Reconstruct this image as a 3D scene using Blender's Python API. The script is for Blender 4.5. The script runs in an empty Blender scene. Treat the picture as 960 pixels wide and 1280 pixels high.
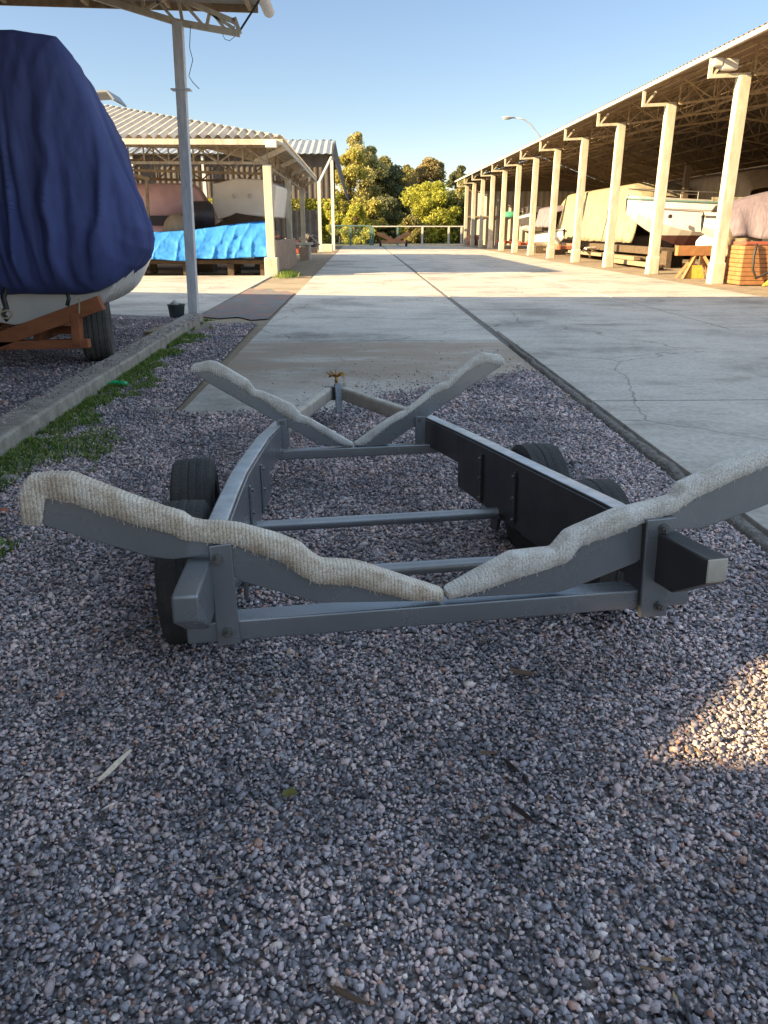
import bpy, math, random
import numpy as np
from mathutils import Vector, Matrix, Euler, noise
random.seed(7)
R = math.radians
sc = bpy.context.scene
COL = sc.collection

# ------------------------------------------------------------------ camera maths
FPX = 961.0; PITCH = math.atan2(354, FPX); YAW = R(1.68); H = 1.5
CP, SP = math.cos(PITCH), math.sin(PITCH); CY, SY = math.cos(YAW), math.sin(YAW)
def ray(px, py):
    u = px - 480.0; v = 640.0 - py
    F = FPX*CP + v*SP; Z = v*CP - FPX*SP
    return Vector((u*CY + F*SY, -u*SY + F*CY, Z))
CAM = Vector((0, 0, H))
def G(px, py, z=0.0):
    r = ray(px, py); return CAM + r*((z-H)/r.z)
def WY(px, py, y):
    r = ray(px, py); return CAM + r*(y/r.y)
def WX(px, py, x):
    r = ray(px, py); return CAM + r*(x/r.x)
def CW(xc, d, z):
    return Vector((xc*CY + d*SY, -xc*SY + d*CY, z))

# ------------------------------------------------------------------ materials
def new_mat(name):
    m = bpy.data.materials.new(name); m.use_nodes = True
    nt = m.node_tree; b = nt.nodes['Principled BSDF']
    return m, nt, b
def N(nt, t, **kw):
    n = nt.nodes.new(t)
    for k, v in kw.items():
        if k in n.inputs.keys(): n.inputs[k].default_value = v
        else: setattr(n, k, v)
    return n
def ramp(nt, stops, interp='LINEAR'):
    r = nt.nodes.new('ShaderNodeValToRGB'); r.color_ramp.interpolation = interp
    e = r.color_ramp.elements
    while len(e) < len(stops): e.new(0.5)
    for i, (p, c) in enumerate(stops):
        e[i].position = p; e[i].color = (c[0], c[1], c[2], 1)
    return r
def mat(name, c, c2=None, rough=0.6, metal=0.0, scale=4.0, bump=0.0, bscale=40.0, stretch=(1,1,1), detail=6, p0=.35, p1=.65, coat=0, sheen=0):
    m, nt, b = new_mat(name); L = nt.links.new
    b.inputs['Roughness'].default_value = rough; b.inputs['Metallic'].default_value = metal
    if coat: b.inputs['Coat Weight'].default_value = coat; b.inputs['Coat Roughness'].default_value = .12
    tc = N(nt, 'ShaderNodeTexCoord'); mp = N(nt, 'ShaderNodeMapping'); mp.inputs['Scale'].default_value = stretch
    L(tc.outputs['Object'], mp.inputs['Vector'])
    oi_ = N(nt, 'ShaderNodeObjectInfo'); mlt = N(nt, 'ShaderNodeMath', operation='MULTIPLY'); mlt.inputs[1].default_value = 60
    L(oi_.outputs['Random'], mlt.inputs[0]); L(mlt.outputs[0], mp.inputs['Location'])
    if c2 is None: c2 = tuple(x*.8 for x in c)
    nz = N(nt, 'ShaderNodeTexNoise', Scale=scale, Detail=detail, Roughness=.62); L(mp.outputs[0], nz.inputs['Vector'])
    rp = ramp(nt, [(p0, c), (p1, c2)]); L(nz.outputs['Fac'], rp.inputs[0]); L(rp.outputs[0], b.inputs['Base Color'])
    rr = N(nt, 'ShaderNodeMapRange'); rr.inputs['To Min'].default_value = max(rough-.1, .05); rr.inputs['To Max'].default_value = min(rough+.12, 1)
    L(nz.outputs['Fac'], rr.inputs['Value']); L(rr.outputs[0], b.inputs['Roughness'])
    if bump:
        n2 = N(nt, 'ShaderNodeTexNoise', Scale=bscale, Detail=4.0); L(mp.outputs[0], n2.inputs['Vector'])
        bp = N(nt, 'ShaderNodeBump', Strength=bump, Distance=.02); L(n2.outputs['Fac'], bp.inputs['Height']); L(bp.outputs[0], b.inputs['Normal'])
    return m
def island_mat(name, stops, rough=.85, trans=0.0, bump=0, bscale=200):
    m, nt, b = new_mat(name); L = nt.links.new
    g = N(nt, 'ShaderNodeNewGeometry'); rp = ramp(nt, stops); L(g.outputs['Random Per Island'], rp.inputs[0])
    tc = N(nt, 'ShaderNodeTexCoord'); nz = N(nt, 'ShaderNodeTexNoise', Scale=bscale, Detail=3.0); L(tc.outputs['Object'], nz.inputs['Vector'])
    mx = N(nt, 'ShaderNodeMixRGB', blend_type='MULTIPLY'); mx.inputs[0].default_value = .45
    r2 = ramp(nt, [(.3, (.55,.55,.55)), (.7, (1.25,1.25,1.25))]); L(nz.outputs['Fac'], r2.inputs[0])
    L(rp.outputs[0], mx.inputs[1]); L(r2.outputs[0], mx.inputs[2]); L(mx.outputs[0], b.inputs['Base Color'])
    b.inputs['Roughness'].default_value = rough
    if trans:
        t = N(nt, 'ShaderNodeBsdfTranslucent'); L(mx.outputs[0], t.inputs['Color'])
        ms = N(nt, 'ShaderNodeMixShader'); ms.inputs[0].default_value = trans
        L(b.outputs[0], ms.inputs[1]); L(t.outputs[0], ms.inputs[2]); L(ms.outputs[0], nt.nodes['Material Output'].inputs['Surface'])
    if bump:
        bp = N(nt, 'ShaderNodeBump', Strength=bump, Distance=.004); L(nz.outputs['Fac'], bp.inputs['Height']); L(bp.outputs[0], b.inputs['Normal'])
    return m

GRAV = [(0, (.10,.10,.11)), (.16, (.20,.20,.225)), (.36, (.31,.31,.35)), (.54, (.42,.405,.44)), (.66, (.56,.46,.46)), (.78, (.68,.54,.52)), (.86, (.52,.50,.53)), (.90, (.48,.26,.19)), (.93,(.60,.50,.44)), (1, (.82,.76,.74))]
def gravel_sheet_mat(name, scale=62, mul=1.0):
    m, nt, b = new_mat(name); L = nt.links.new
    tc = N(nt, 'ShaderNodeTexCoord')
    vo = N(nt, 'ShaderNodeTexVoronoi', Scale=scale); L(tc.outputs['Object'], vo.inputs['Vector'])
    sep = N(nt, 'ShaderNodeSeparateColor'); L(vo.outputs['Color'], sep.inputs[0])
    rp = ramp(nt, [(p, tuple(x*mul for x in c)) for p, c in GRAV]); L(sep.outputs[0], rp.inputs[0])
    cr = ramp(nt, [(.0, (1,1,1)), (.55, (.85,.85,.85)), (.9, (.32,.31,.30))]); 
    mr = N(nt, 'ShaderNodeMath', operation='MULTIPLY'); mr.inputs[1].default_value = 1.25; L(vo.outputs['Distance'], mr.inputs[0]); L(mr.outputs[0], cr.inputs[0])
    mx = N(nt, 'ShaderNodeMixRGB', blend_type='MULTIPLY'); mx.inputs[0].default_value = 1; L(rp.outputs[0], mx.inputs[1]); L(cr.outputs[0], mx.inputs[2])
    nz = N(nt, 'ShaderNodeTexNoise', Scale=1.6, Detail=5.0); L(tc.outputs['Object'], nz.inputs['Vector'])
    r2 = ramp(nt, [(.35, (.75,.76,.8)), (.65, (1.2,1.12,1.08))]); L(nz.outputs['Fac'], r2.inputs[0])
    m2 = N(nt, 'ShaderNodeMixRGB', blend_type='MULTIPLY'); m2.inputs[0].default_value = 1; L(mx.outputs[0], m2.inputs[1]); L(r2.outputs[0], m2.inputs[2])
    L(m2.outputs[0], b.inputs['Base Color']); b.inputs['Roughness'].default_value = .85
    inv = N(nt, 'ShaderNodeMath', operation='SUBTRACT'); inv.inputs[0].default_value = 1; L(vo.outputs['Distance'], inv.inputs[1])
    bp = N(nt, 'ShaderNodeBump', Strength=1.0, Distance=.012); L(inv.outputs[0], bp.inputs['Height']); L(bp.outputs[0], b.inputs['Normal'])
    return m
def concrete_mat(name, c=(.43,.42,.41), dirt=False):
    m, nt, b = new_mat(name); L = nt.links.new
    tc = N(nt, 'ShaderNodeTexCoord')
    n1 = N(nt, 'ShaderNodeTexNoise', Scale=.5, Detail=8.0, Roughness=.68); L(tc.outputs['Object'], n1.inputs['Vector'])
    n2 = N(nt, 'ShaderNodeTexNoise', Scale=24.0, Detail=6.0); L(tc.outputs['Object'], n2.inputs['Vector'])
    mp = N(nt, 'ShaderNodeMapping'); mp.inputs['Scale'].default_value = (.55, 1.3, 1); L(tc.outputs['Object'], mp.inputs['Vector'])
    n3 = N(nt, 'ShaderNodeTexNoise', Scale=1.3, Detail=7.0, Roughness=.7); L(mp.outputs[0], n3.inputs['Vector'])
    r1 = ramp(nt, [(.36, tuple(x*.62 for x in c)), (.5, c), (.72, tuple(min(x*1.2,.9) for x in c))]); L(n1.outputs['Fac'], r1.inputs[0])
    r2 = ramp(nt, [(.3, (.8,.8,.8)), (.7, (1.12,1.12,1.12))]); L(n2.outputs['Fac'], r2.inputs[0])
    r3 = ramp(nt, [(.32, (.55,.53,.51)), (.44, (.88,.87,.86)), (.52, (1,1,1))]); L(n3.outputs['Fac'], r3.inputs[0])
    a = N(nt, 'ShaderNodeMixRGB', blend_type='MULTIPLY'); a.inputs[0].default_value = 1; L(r1.outputs[0], a.inputs[1]); L(r2.outputs[0], a.inputs[2])
    d = N(nt, 'ShaderNodeMixRGB', blend_type='MULTIPLY'); d.inputs[0].default_value = .8; L(a.outputs[0], d.inputs[1]); L(r3.outputs[0], d.inputs[2])
    n5 = N(nt, 'ShaderNodeTexNoise', Scale=1.1, Detail=5.0); L(tc.outputs['Object'], n5.inputs['Vector'])
    vm = N(nt, 'ShaderNodeMixRGB', blend_type='ADD'); vm.inputs[0].default_value = .55; L(tc.outputs['Object'], vm.inputs[1]); L(n5.outputs['Color'], vm.inputs[2])
    vc = N(nt, 'ShaderNodeTexVoronoi', Scale=.28, feature='DISTANCE_TO_EDGE'); L(vm.outputs[0], vc.inputs['Vector'])
    r5 = ramp(nt, [(.0, (.35,.33,.31)), (.0035, (1,1,1))]); L(vc.outputs['Distance'], r5.inputs[0])
    dd = N(nt, 'ShaderNodeMixRGB', blend_type='MULTIPLY'); dd.inputs[0].default_value = .8; L(d.outputs[0], dd.inputs[1]); L(r5.outputs[0], dd.inputs[2])
    d = dd; out = d
    if dirt:   # earth washed over the near end of the slab, a stain with its own shape
        sx = N(nt, 'ShaderNodeSeparateXYZ'); L(tc.outputs['Object'], sx.inputs[0])
        n4 = N(nt, 'ShaderNodeTexNoise', Scale=1.6, Detail=8.0, Roughness=.7); L(mp.outputs[0], n4.inputs['Vector'])
        mr = N(nt, 'ShaderNodeMapRange'); mr.inputs['From Min'].default_value = 11.05; mr.inputs['From Max'].default_value = 10.7; L(sx.outputs['Y'], mr.inputs['Value'])
        mr2 = N(nt, 'ShaderNodeMapRange'); mr2.inputs['From Min'].default_value = 7.2; mr2.inputs['From Max'].default_value = 8.3; L(sx.outputs['Y'], mr2.inputs['Value'])
        mm0 = N(nt, 'ShaderNodeMath', operation='MULTIPLY'); L(mr.outputs[0], mm0.inputs[0]); L(mr2.outputs[0], mm0.inputs[1])
        mm = N(nt, 'ShaderNodeMath', operation='MULTIPLY'); L(mm0.outputs[0], mm.inputs[0])
        r4 = ramp(nt, [(.33, (.1,.1,.1)), (.47, (.75,.75,.75)), (.62,(1,1,1))]); L(n4.outputs['Fac'], r4.inputs[0]); L(r4.outputs[0], mm.inputs[1])
        e = N(nt, 'ShaderNodeMixRGB', blend_type='MIX'); e.inputs[2].default_value = (.31,.235,.17,1); L(mm.outputs[0], e.inputs[0]); L(d.outputs[0], e.inputs[1]); out = e
    L(out.outputs[0], b.inputs['Base Color']); b.inputs['Roughness'].default_value = .78
    bp = N(nt, 'ShaderNodeBump', Strength=.35, Distance=.01); L(n2.outputs['Fac'], bp.inputs['Height']); L(bp.outputs[0], b.inputs['Normal'])
    return m
def cloth_mat(name, c, c2, rough=.7, scale=3.0, wr=.5, trans=0):
    m = mat(name, c, c2, rough=rough, scale=scale, bump=min(1,wr*2), bscale=7.0, stretch=(1.6,1.6,.4))
    return m
def knit_mat(name, wv=.75, cols=((.56,.45,.35),(.78,.69,.58),(.87,.82,.75))):
    m, nt, b = new_mat(name); L = nt.links.new
    tc = N(nt, 'ShaderNodeTexCoord')
    n1 = N(nt, 'ShaderNodeTexNoise', Scale=14.0, Detail=6.0); L(tc.outputs['Object'], n1.inputs['Vector'])
    w = N(nt, 'ShaderNodeTexWave', Scale=29.0, Distortion=1.2, Detail=2.0); w.inputs['Detail Scale'].default_value = 3; L(tc.outputs['Object'], w.inputs['Vector'])
    v = N(nt, 'ShaderNodeTexVoronoi', Scale=210.0); L(tc.outputs['Object'], v.inputs['Vector'])
    r1 = ramp(nt, [(.3, cols[0]), (.5, cols[1]), (.75, cols[2])]); L(n1.outputs['Fac'], r1.inputs[0])
    r2 = ramp(nt, [(.0, (.66,.6,.54)), (.35, (1,1,1))]); L(w.outputs['Fac'], r2.inputs[0])
    r3 = ramp(nt, [(.3, (1,1,1)), (.75, (.55,.52,.5))]); L(v.outputs['Distance'], r3.inputs[0])
    a = N(nt, 'ShaderNodeMixRGB', blend_type='MULTIPLY'); a.inputs[0].default_value = wv; L(r1.outputs[0], a.inputs[1]); L(r2.outputs[0], a.inputs[2])
    d = N(nt, 'ShaderNodeMixRGB', blend_type='MULTIPLY'); d.inputs[0].default_value = .8; L(a.outputs[0], d.inputs[1]); L(r3.outputs[0], d.inputs[2])
    L(d.outputs[0], b.inputs['Base Color']); b.inputs['Roughness'].default_value = .95
    ad = N(nt, 'ShaderNodeMath', operation='SUBTRACT'); L(w.outputs['Fac'], ad.inputs[0]); L(v.outputs['Distance'], ad.inputs[1])
    bp = N(nt, 'ShaderNodeBump', Strength=.32, Distance=.003); L(ad.outputs[0], bp.inputs['Height']); L(bp.outputs[0], b.inputs['Normal'])
    return m

M = {}
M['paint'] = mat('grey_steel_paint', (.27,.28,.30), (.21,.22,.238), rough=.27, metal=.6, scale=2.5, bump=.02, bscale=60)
M['paint_dark_shade'] = mat('dark_shaded_steel', (.055,.053,.055), (.036,.035,.037), rough=.35, metal=.2, scale=5, bump=.03, bscale=50)  # darker copy of the steel paint; right side's dark reflection put into the colour
M['worn_sky_top'] = mat('worn_top_sky_sheen', (.55,.57,.59), (.38,.40,.42), rough=.35, metal=.35, scale=14)  # beam tops: worn paint, with the sky's reflection painted in
M['tan_top'] = mat('pale_tan_paint', (.52,.47,.40), (.36,.32,.27), rough=.55, metal=.1, scale=8)  # pale tan for the tongue rails and the right beam's end face
M['bolt'] = mat('bolt_steel', (.28,.28,.29), (.12,.11,.10), rough=.35, metal=.8, scale=60)
M['knit'] = knit_mat('woven_padding')
M['carpet'] = knit_mat('felt_padding', .15, ((.62,.58,.52),(.78,.75,.70),(.88,.86,.82)))
M['rubber'] = mat('tyre_rubber', (.022,.022,.024), (.045,.042,.040), rough=.78, scale=12, bump=.3, bscale=90)
M['rubber_dusty'] = mat('dusty_tyre_rubber', (.05,.048,.045), (.09,.083,.075), rough=.85, scale=12, bump=.3, bscale=90)
M['rim'] = mat('wheel_rim', (.35,.35,.36), (.2,.2,.2), rough=.45, metal=.5)
M['brass'] = mat('rusty_brass', (.50,.30,.08), (.28,.13,.04), rough=.5, metal=.4, scale=40)
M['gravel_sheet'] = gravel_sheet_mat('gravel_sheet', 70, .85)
M['gravel_far'] = gravel_sheet_mat('gravel_bed_left', 48, .72)
M['stone'] = island_mat('gravel_stone', GRAV, rough=.8, bump=.4, bscale=180)
def patchy(m, sc_, lo, hi):
    nt = m.node_tree; b = nt.nodes['Principled BSDF']; src = b.inputs['Base Color'].links[0].from_socket
    tc = N(nt, 'ShaderNodeTexCoord'); nz = N(nt, 'ShaderNodeTexNoise', Scale=sc_, Detail=4.0); nt.links.new(tc.outputs['Object'], nz.inputs['Vector'])
    rp = ramp(nt, [(.36, lo), (.62, hi)]); nt.links.new(nz.outputs['Fac'], rp.inputs[0])
    mx = N(nt, 'ShaderNodeMixRGB', blend_type='MULTIPLY'); mx.inputs[0].default_value = 1
    nt.links.new(src, mx.inputs[1]); nt.links.new(rp.outputs[0], mx.inputs[2]); nt.links.new(mx.outputs[0], b.inputs['Base Color'])
patchy(M['stone'], 1.3, (.76,.75,.78), (1.32,1.21,1.18))
patchy(M['stone'], 5.0, (.80,.80,.80), (1.1,1.1,1.1))
def scuffs(m, thr=.68, c=(.20,.11,.06), sc_=9):
    nt = m.node_tree; b = nt.nodes['Principled BSDF']; src = b.inputs['Base Color'].links[0].from_socket
    tc = N(nt, 'ShaderNodeTexCoord'); nz = N(nt, 'ShaderNodeTexNoise', Scale=sc_, Detail=10.0, Roughness=.75); nt.links.new(tc.outputs['Object'], nz.inputs['Vector'])
    rp = ramp(nt, [(thr-.03, (0,0,0)), (thr+.02, (1,1,1))]); nt.links.new(nz.outputs['Fac'], rp.inputs[0])
    mx = N(nt, 'ShaderNodeMixRGB'); mx.inputs[2].default_value = (*c,1); nt.links.new(rp.outputs[0], mx.inputs[0]); nt.links.new(src, mx.inputs[1]); nt.links.new(mx.outputs[0], b.inputs['Base Color'])
scuffs(M['paint'], .67, (.30,.29,.28), 14); scuffs(M['paint'], .69, (.17,.10,.06), 7); scuffs(M['paint_dark_shade'], .69, (.12,.09,.07), 9)
M['concrete'] = concrete_mat('lane_concrete', (.48,.445,.40), dirt=True)
M['concrete2'] = concrete_mat('slab_concrete', (.44,.41,.37))
M['kerb'] = mat('kerb_concrete', (.42,.375,.32), (.24,.21,.18), rough=.9, scale=7, bump=.6, bscale=70)
M['dirt'] = mat('yard_earth', (.30,.235,.16), (.19,.15,.105), rough=.95, scale=3, bump=.5, bscale=40)
M['mortar'] = mat('dark_mortar', (.22,.20,.18), (.09,.082,.075), rough=.95, scale=20, bump=.9, bscale=60)
M['post_grey'] = mat('galvanised_post', (.66,.67,.68), (.50,.51,.53), rough=.55, metal=.1, scale=6, stretch=(3,3,.6))
M['cream_post'] = mat('cream_post', (.60,.56,.46), (.43,.39,.30), rough=.8, scale=3, stretch=(2,2,.5), bump=.2)
M['steel_tan'] = mat('tan_truss_steel', (.36,.29,.19), (.20,.14,.09), rough=.7, scale=6)
M['steel_brown'] = mat('brown_truss_steel', (.42,.32,.20), (.28,.20,.12), rough=.75, scale=6)
M['roof_brown'] = mat('weathered_roof_sheet', (.25,.19,.13), (.17,.125,.085), rough=.85, scale=1.2, stretch=(.3,1,1))
M['roof_light'] = mat('fibre_cement_roof', (.56,.50,.42), (.42,.37,.30), rough=.85, scale=1.0)
M['roof_grey'] = mat('grey_roof_sheet', (.26,.29,.32), (.20,.22,.25), rough=.6, scale=1.0)
M['roof_dark'] = mat('dark_cladding', (.075,.066,.06), (.05,.045,.04), rough=.8, scale=1.2)
M['wall_sheet'] = mat('pale_wall_sheet', (.50,.47,.42), (.38,.35,.31), rough=.6, scale=1.5, stretch=(1,1,.2))
M['fence_grey'] = mat('grey_fence_sheet', (.27,.28,.31), (.2,.2,.23), rough=.6, scale=1.5)
M['block'] = mat('rendered_wall', (.38,.29,.22), (.27,.20,.155), rough=.9, scale=2.5, bump=.4)
M['navy'] = cloth_mat('navy_canvas', (.062,.085,.26), (.042,.058,.18), rough=.72, scale=2.2, wr=.25)
M['tarp_blue'] = mat('blue_tarp', (.02,.20,.60), (.025,.225,.64), rough=.75, scale=.8, bump=.15, bscale=14, stretch=(1,1,.5))
M['cream_cloth'] = cloth_mat('cream_canvas', (.32,.28,.20), (.22,.19,.13), wr=.7)
M['tan_cloth'] = cloth_mat('tan_canvas', (.31,.235,.155), (.22,.165,.10), wr=.7)
M['lavender'] = cloth_mat('lavender_canvas', (.20,.165,.20), (.145,.12,.155), wr=.5)
M['white_gel'] = mat('white_gelcoat', (.70,.69,.67), (.62,.61,.59), rough=.25, scale=2)
M['cream_gel'] = mat('aged_cream_gelcoat', (.88,.85,.78), (.80,.76,.68), rough=.4, scale=2)
M['pink_gel'] = mat('faded_pink_gelcoat', (.78,.52,.54), (.66,.42,.45), rough=.5, scale=2)
M['cradle_orange'] = mat('orange_brown_steel', (.50,.24,.12), (.36,.16,.08), rough=.7, scale=6)
M['maroon'] = mat('maroon_antifouling', (.12,.045,.045), (.08,.03,.03), rough=.7, scale=4)
M['hull_dark'] = mat('dark_hull', (.06,.055,.06), (.04,.035,.04), rough=.4)
M['rust_wood'] = mat('red_oxide_beam', (.34,.115,.045), (.20,.065,.03), rough=.7, scale=6, stretch=(.4,1,1), bump=.2)
M['orange'] = mat('orange_paint', (.40,.19,.075), (.28,.13,.05), rough=.6, scale=6)
M['orange_red'] = mat('faded_red_paint', (.42,.10,.06), (.30,.08,.05), rough=.7, scale=5)
M['yellow'] = mat('yellow_sheet', (.70,.45,.07), (.55,.33,.06), rough=.6, scale=5, bump=.5, bscale=12)
M['green_cloth'] = mat('green_cloth', (.05,.28,.20), (.03,.2,.14), rough=.8)
M['wood'] = mat('weathered_wood', (.36,.27,.17), (.22,.16,.10), rough=.85, scale=10, stretch=(.2,1,1), bump=.3)
M['wood_dark'] = mat('dark_timber', (.12,.085,.055), (.07,.05,.033), rough=.9, scale=10)
M['rubberhose'] = mat('black_hose', (.02,.02,.022), (.035,.033,.03), rough=.6)
M['plastic_black'] = mat('black_plastic', (.02,.02,.022), rough=.5)
M['bucket'] = mat('dark_pail', (.07,.085,.09), (.045,.055,.06), rough=.5)
M['rope'] = mat('rope_fibre', (.45,.38,.28), rough=.9, bump=.5, bscale=200)
M['green_plastic'] = mat('green_bottle_plastic', (.02,.55,.20), (.03,.42,.16), rough=.2)
M['bark'] = mat('tree_bark', (.16,.12,.085), (.085,.065,.05), rough=.95, scale=6, stretch=(2,2,.4), bump=.5)
M['stick'] = mat('dry_stick', (.85,.72,.58), (.66,.54,.42), rough=.9, scale=60)
M['litter'] = mat('bark_flake', (.045,.032,.028), (.03,.02,.018), rough=.9, scale=60)
M['wire'] = mat('wire_sheath', (.05,.05,.055), rough=.6)
M['rail_white'] = mat('white_rail', (.62,.62,.58), (.5,.5,.47), rough=.6)
M['rail_teal'] = mat('teal_rail', (.12,.22,.22), (.09,.17,.17), rough=.6)
M['lamp_grey'] = mat('lamp_metal', (.45,.47,.50), rough=.4, metal=.3)
M['lens'] = mat('lamp_lens', (.7,.72,.72), rough=.2)
M['brickred'] = mat('terracotta', (.36,.15,.09), (.28,.11,.07), rough=.9)
def paver_mat():
    m, nt, b = new_mat('red_pavers'); L = nt.links.new
    tc = N(nt, 'ShaderNodeTexCoord'); br = N(nt, 'ShaderNodeTexBrick', Scale=4.0)
    br.inputs['Color1'].default_value = (.23,.15,.13,1); br.inputs['Color2'].default_value = (.18,.125,.115,1); br.inputs['Mortar'].default_value = (.14,.12,.11,1)
    L(tc.outputs['Object'], br.inputs['Vector'])
    nz = N(nt, 'ShaderNodeTexNoise', Scale=2.0, Detail=8.0); L(tc.outputs['Object'], nz.inputs['Vector'])
    r = ramp(nt, [(.42, (1.15,1,1)), (.5, (.8,.95,1.0)), (.62,(.75,1.25,1.4))]); L(nz.outputs['Fac'], r.inputs[0])
    mx = N(nt, 'ShaderNodeMixRGB', blend_type='MULTIPLY'); mx.inputs[0].default_value = .9; L(br.outputs['Color'], mx.inputs[1]); L(r.outputs[0], mx.inputs[2])
    L(mx.outputs[0], b.inputs['Base Color']); b.inputs['Roughness'].default_value = .9
    return m
M['pavers'] = paver_mat()
def ground_mat():
    m, nt, b = new_mat('ground_earth'); L = nt.links.new
    tc = N(nt, 'ShaderNodeTexCoord'); sx = N(nt, 'ShaderNodeSeparateXYZ'); L(tc.outputs['Object'], sx.inputs[0])
    n1 = N(nt, 'ShaderNodeTexNoise', Scale=.6, Detail=9.0, Roughness=.7); L(tc.outputs['Object'], n1.inputs['Vector'])
    n2 = N(nt, 'ShaderNodeTexNoise', Scale=30.0, Detail=4.0); L(tc.outputs['Object'], n2.inputs['Vector'])
    e = ramp(nt, [(.3, (.17,.135,.095)), (.55, (.29,.235,.165)), (.75, (.36,.31,.23))]); L(n1.outputs['Fac'], e.inputs[0])
    g = ramp(nt, [(.3, (.06,.085,.02)), (.7, (.13,.13,.04))]); L(n1.outputs['Fac'], g.inputs[0])
    mr = N(nt, 'ShaderNodeMapRange'); mr.inputs['From Min'].default_value = 79; mr.inputs['From Max'].default_value = 81; L(sx.outputs['Y'], mr.inputs['Value'])
    mx = N(nt, 'ShaderNodeMixRGB'); L(mr.outputs[0], mx.inputs[0]); L(e.outputs[0], mx.inputs[1]); L(g.outputs[0], mx.inputs[2])
    L(mx.outputs[0], b.inputs['Base Color']); b.inputs['Roughness'].default_value = .95
    bp = N(nt, 'ShaderNodeBump', Strength=.5, Distance=.03); L(n2.outputs['Fac'], bp.inputs['Height']); L(bp.outputs[0], b.inputs['Normal'])
    return m
M['ground'] = ground_mat()

# ------------------------------------------------------------------ mesh builder
class MB:
    def __init__(s): s.v = []; s.f = []
    def add(s, vs, fs):
        o = len(s.v); s.v += [Vector(p) for p in vs]; s.f += [tuple(i+o for i in f) for f in fs]; return s
    def box(s, a, b):
        x0,y0,z0 = a; x1,y1,z1 = b
        return s.add([(x0,y0,z0),(x1,y0,z0),(x1,y1,z0),(x0,y1,z0),(x0,y0,z1),(x1,y0,z1),(x1,y1,z1),(x0,y1,z1)],
                     [(0,3,2,1),(4,5,6,7),(0,1,5,4),(1,2,6,5),(2,3,7,6),(3,0,4,7)])
    def cbox(s, c, size, rot=None):
        sx,sy,sz = [q/2 for q in size]
        vs = [Vector((x,y,z)) for z in (-sz,sz) for x,y in ((-sx,-sy),(sx,-sy),(sx,sy),(-sx,sy))]
        if rot is not None: vs = [rot @ q for q in vs]
        return s.add([q+Vector(c) for q in vs], [(0,3,2,1),(4,5,6,7),(0,1,5,4),(1,2,6,5),(2,3,7,6),(3,0,4,7)])
    def bar(s, p, q, w, h, up=(0,0,1)):
        p = Vector(p); q = Vector(q); d = (q-p).normalized(); u = Vector(up)
        if abs(d.dot(u)) > .98: u = Vector((0,1,0))
        a = d.cross(u).normalized(); b = a.cross(d).normalized()
        vs = []
        for c in (p, q):
            for i, j in ((-1,-1),(1,-1),(1,1),(-1,1)): vs.append(c + a*(w/2*i) + b*(h/2*j))
        return s.add(vs, [(0,3,2,1),(4,5,6,7),(0,1,5,4),(1,2,6,5),(2,3,7,6),(3,0,4,7)])
    def tube(s, pts, r, n=8, caps=True):
        pts = [Vector(p) for p in pts]; rs = r if isinstance(r, (list,tuple)) else [r]*len(pts)
        rings = []; prev = None
        for i, p in enumerate(pts):
            d = (pts[min(i+1,len(pts)-1)] - pts[max(i-1,0)]).normalized()
            if prev is None:
                a = d.orthogonal().normalized()
            else:
                a = (prev - d*prev.dot(d)).normalized()
            prev = a; b = d.cross(a)
            rings.append([p + (a*math.cos(2*math.pi*k/n) + b*math.sin(2*math.pi*k/n))*rs[i] for k in range(n)])
        return s.loft(rings, True, caps)
    def loft(s, rings, closed=True, caps=True):
        n = len(rings[0]); o = len(s.v)
        for r in rings: s.v += [Vector(p) for p in r]
        for i in range(len(rings)-1):
            for k in range(n if closed else n-1):
                a = o+i*n+k; b = o+i*n+(k+1)%n
                s.f.append((a, b, b+n, a+n))
        if caps and closed:
            s.f.append(tuple(o+k for k in reversed(range(n)))); s.f.append(tuple(o+(len(rings)-1)*n+k for k in range(n)))
        return s
    def grid(s, fn, nu, nv):
        rows = [[fn(i/nu, j/nv) for j in range(nv+1)] for i in range(nu+1)]
        return s.loft(rows, False, False)
    def prism(s, poly, a, b):   # polygon points; a,b functions/offset vectors
        n = len(poly); P = [Vector(p) for p in poly]
        return s.add([p+Vector(a) for p in P] + [p+Vector(b) for p in P],
                     [tuple(range(n)), tuple(reversed(range(n, 2*n)))] + [(k, k+n, (k+1)%n+n, (k+1)%n) for k in range(n)])
    def lathe(s, prof, origin, axis='z', n=24, arc=1.0):
        rings = []
        for k in range(n if arc == 1 else n+1):
            t = 2*math.pi*arc*k/n; c, sn = math.cos(t), math.sin(t)
            if axis == 'z': rings.append([Vector(origin)+Vector((r*c, r*sn, h)) for r, h in prof])
            else: rings.append([Vector(origin)+Vector((h, r*c, r*sn)) for r, h in prof])
        if arc == 1: rings.append(rings[0][:])
        return s.loft(rings, False, False)
    def xf(s, m): s.v = [m @ p for p in s.v]; return s

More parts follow.
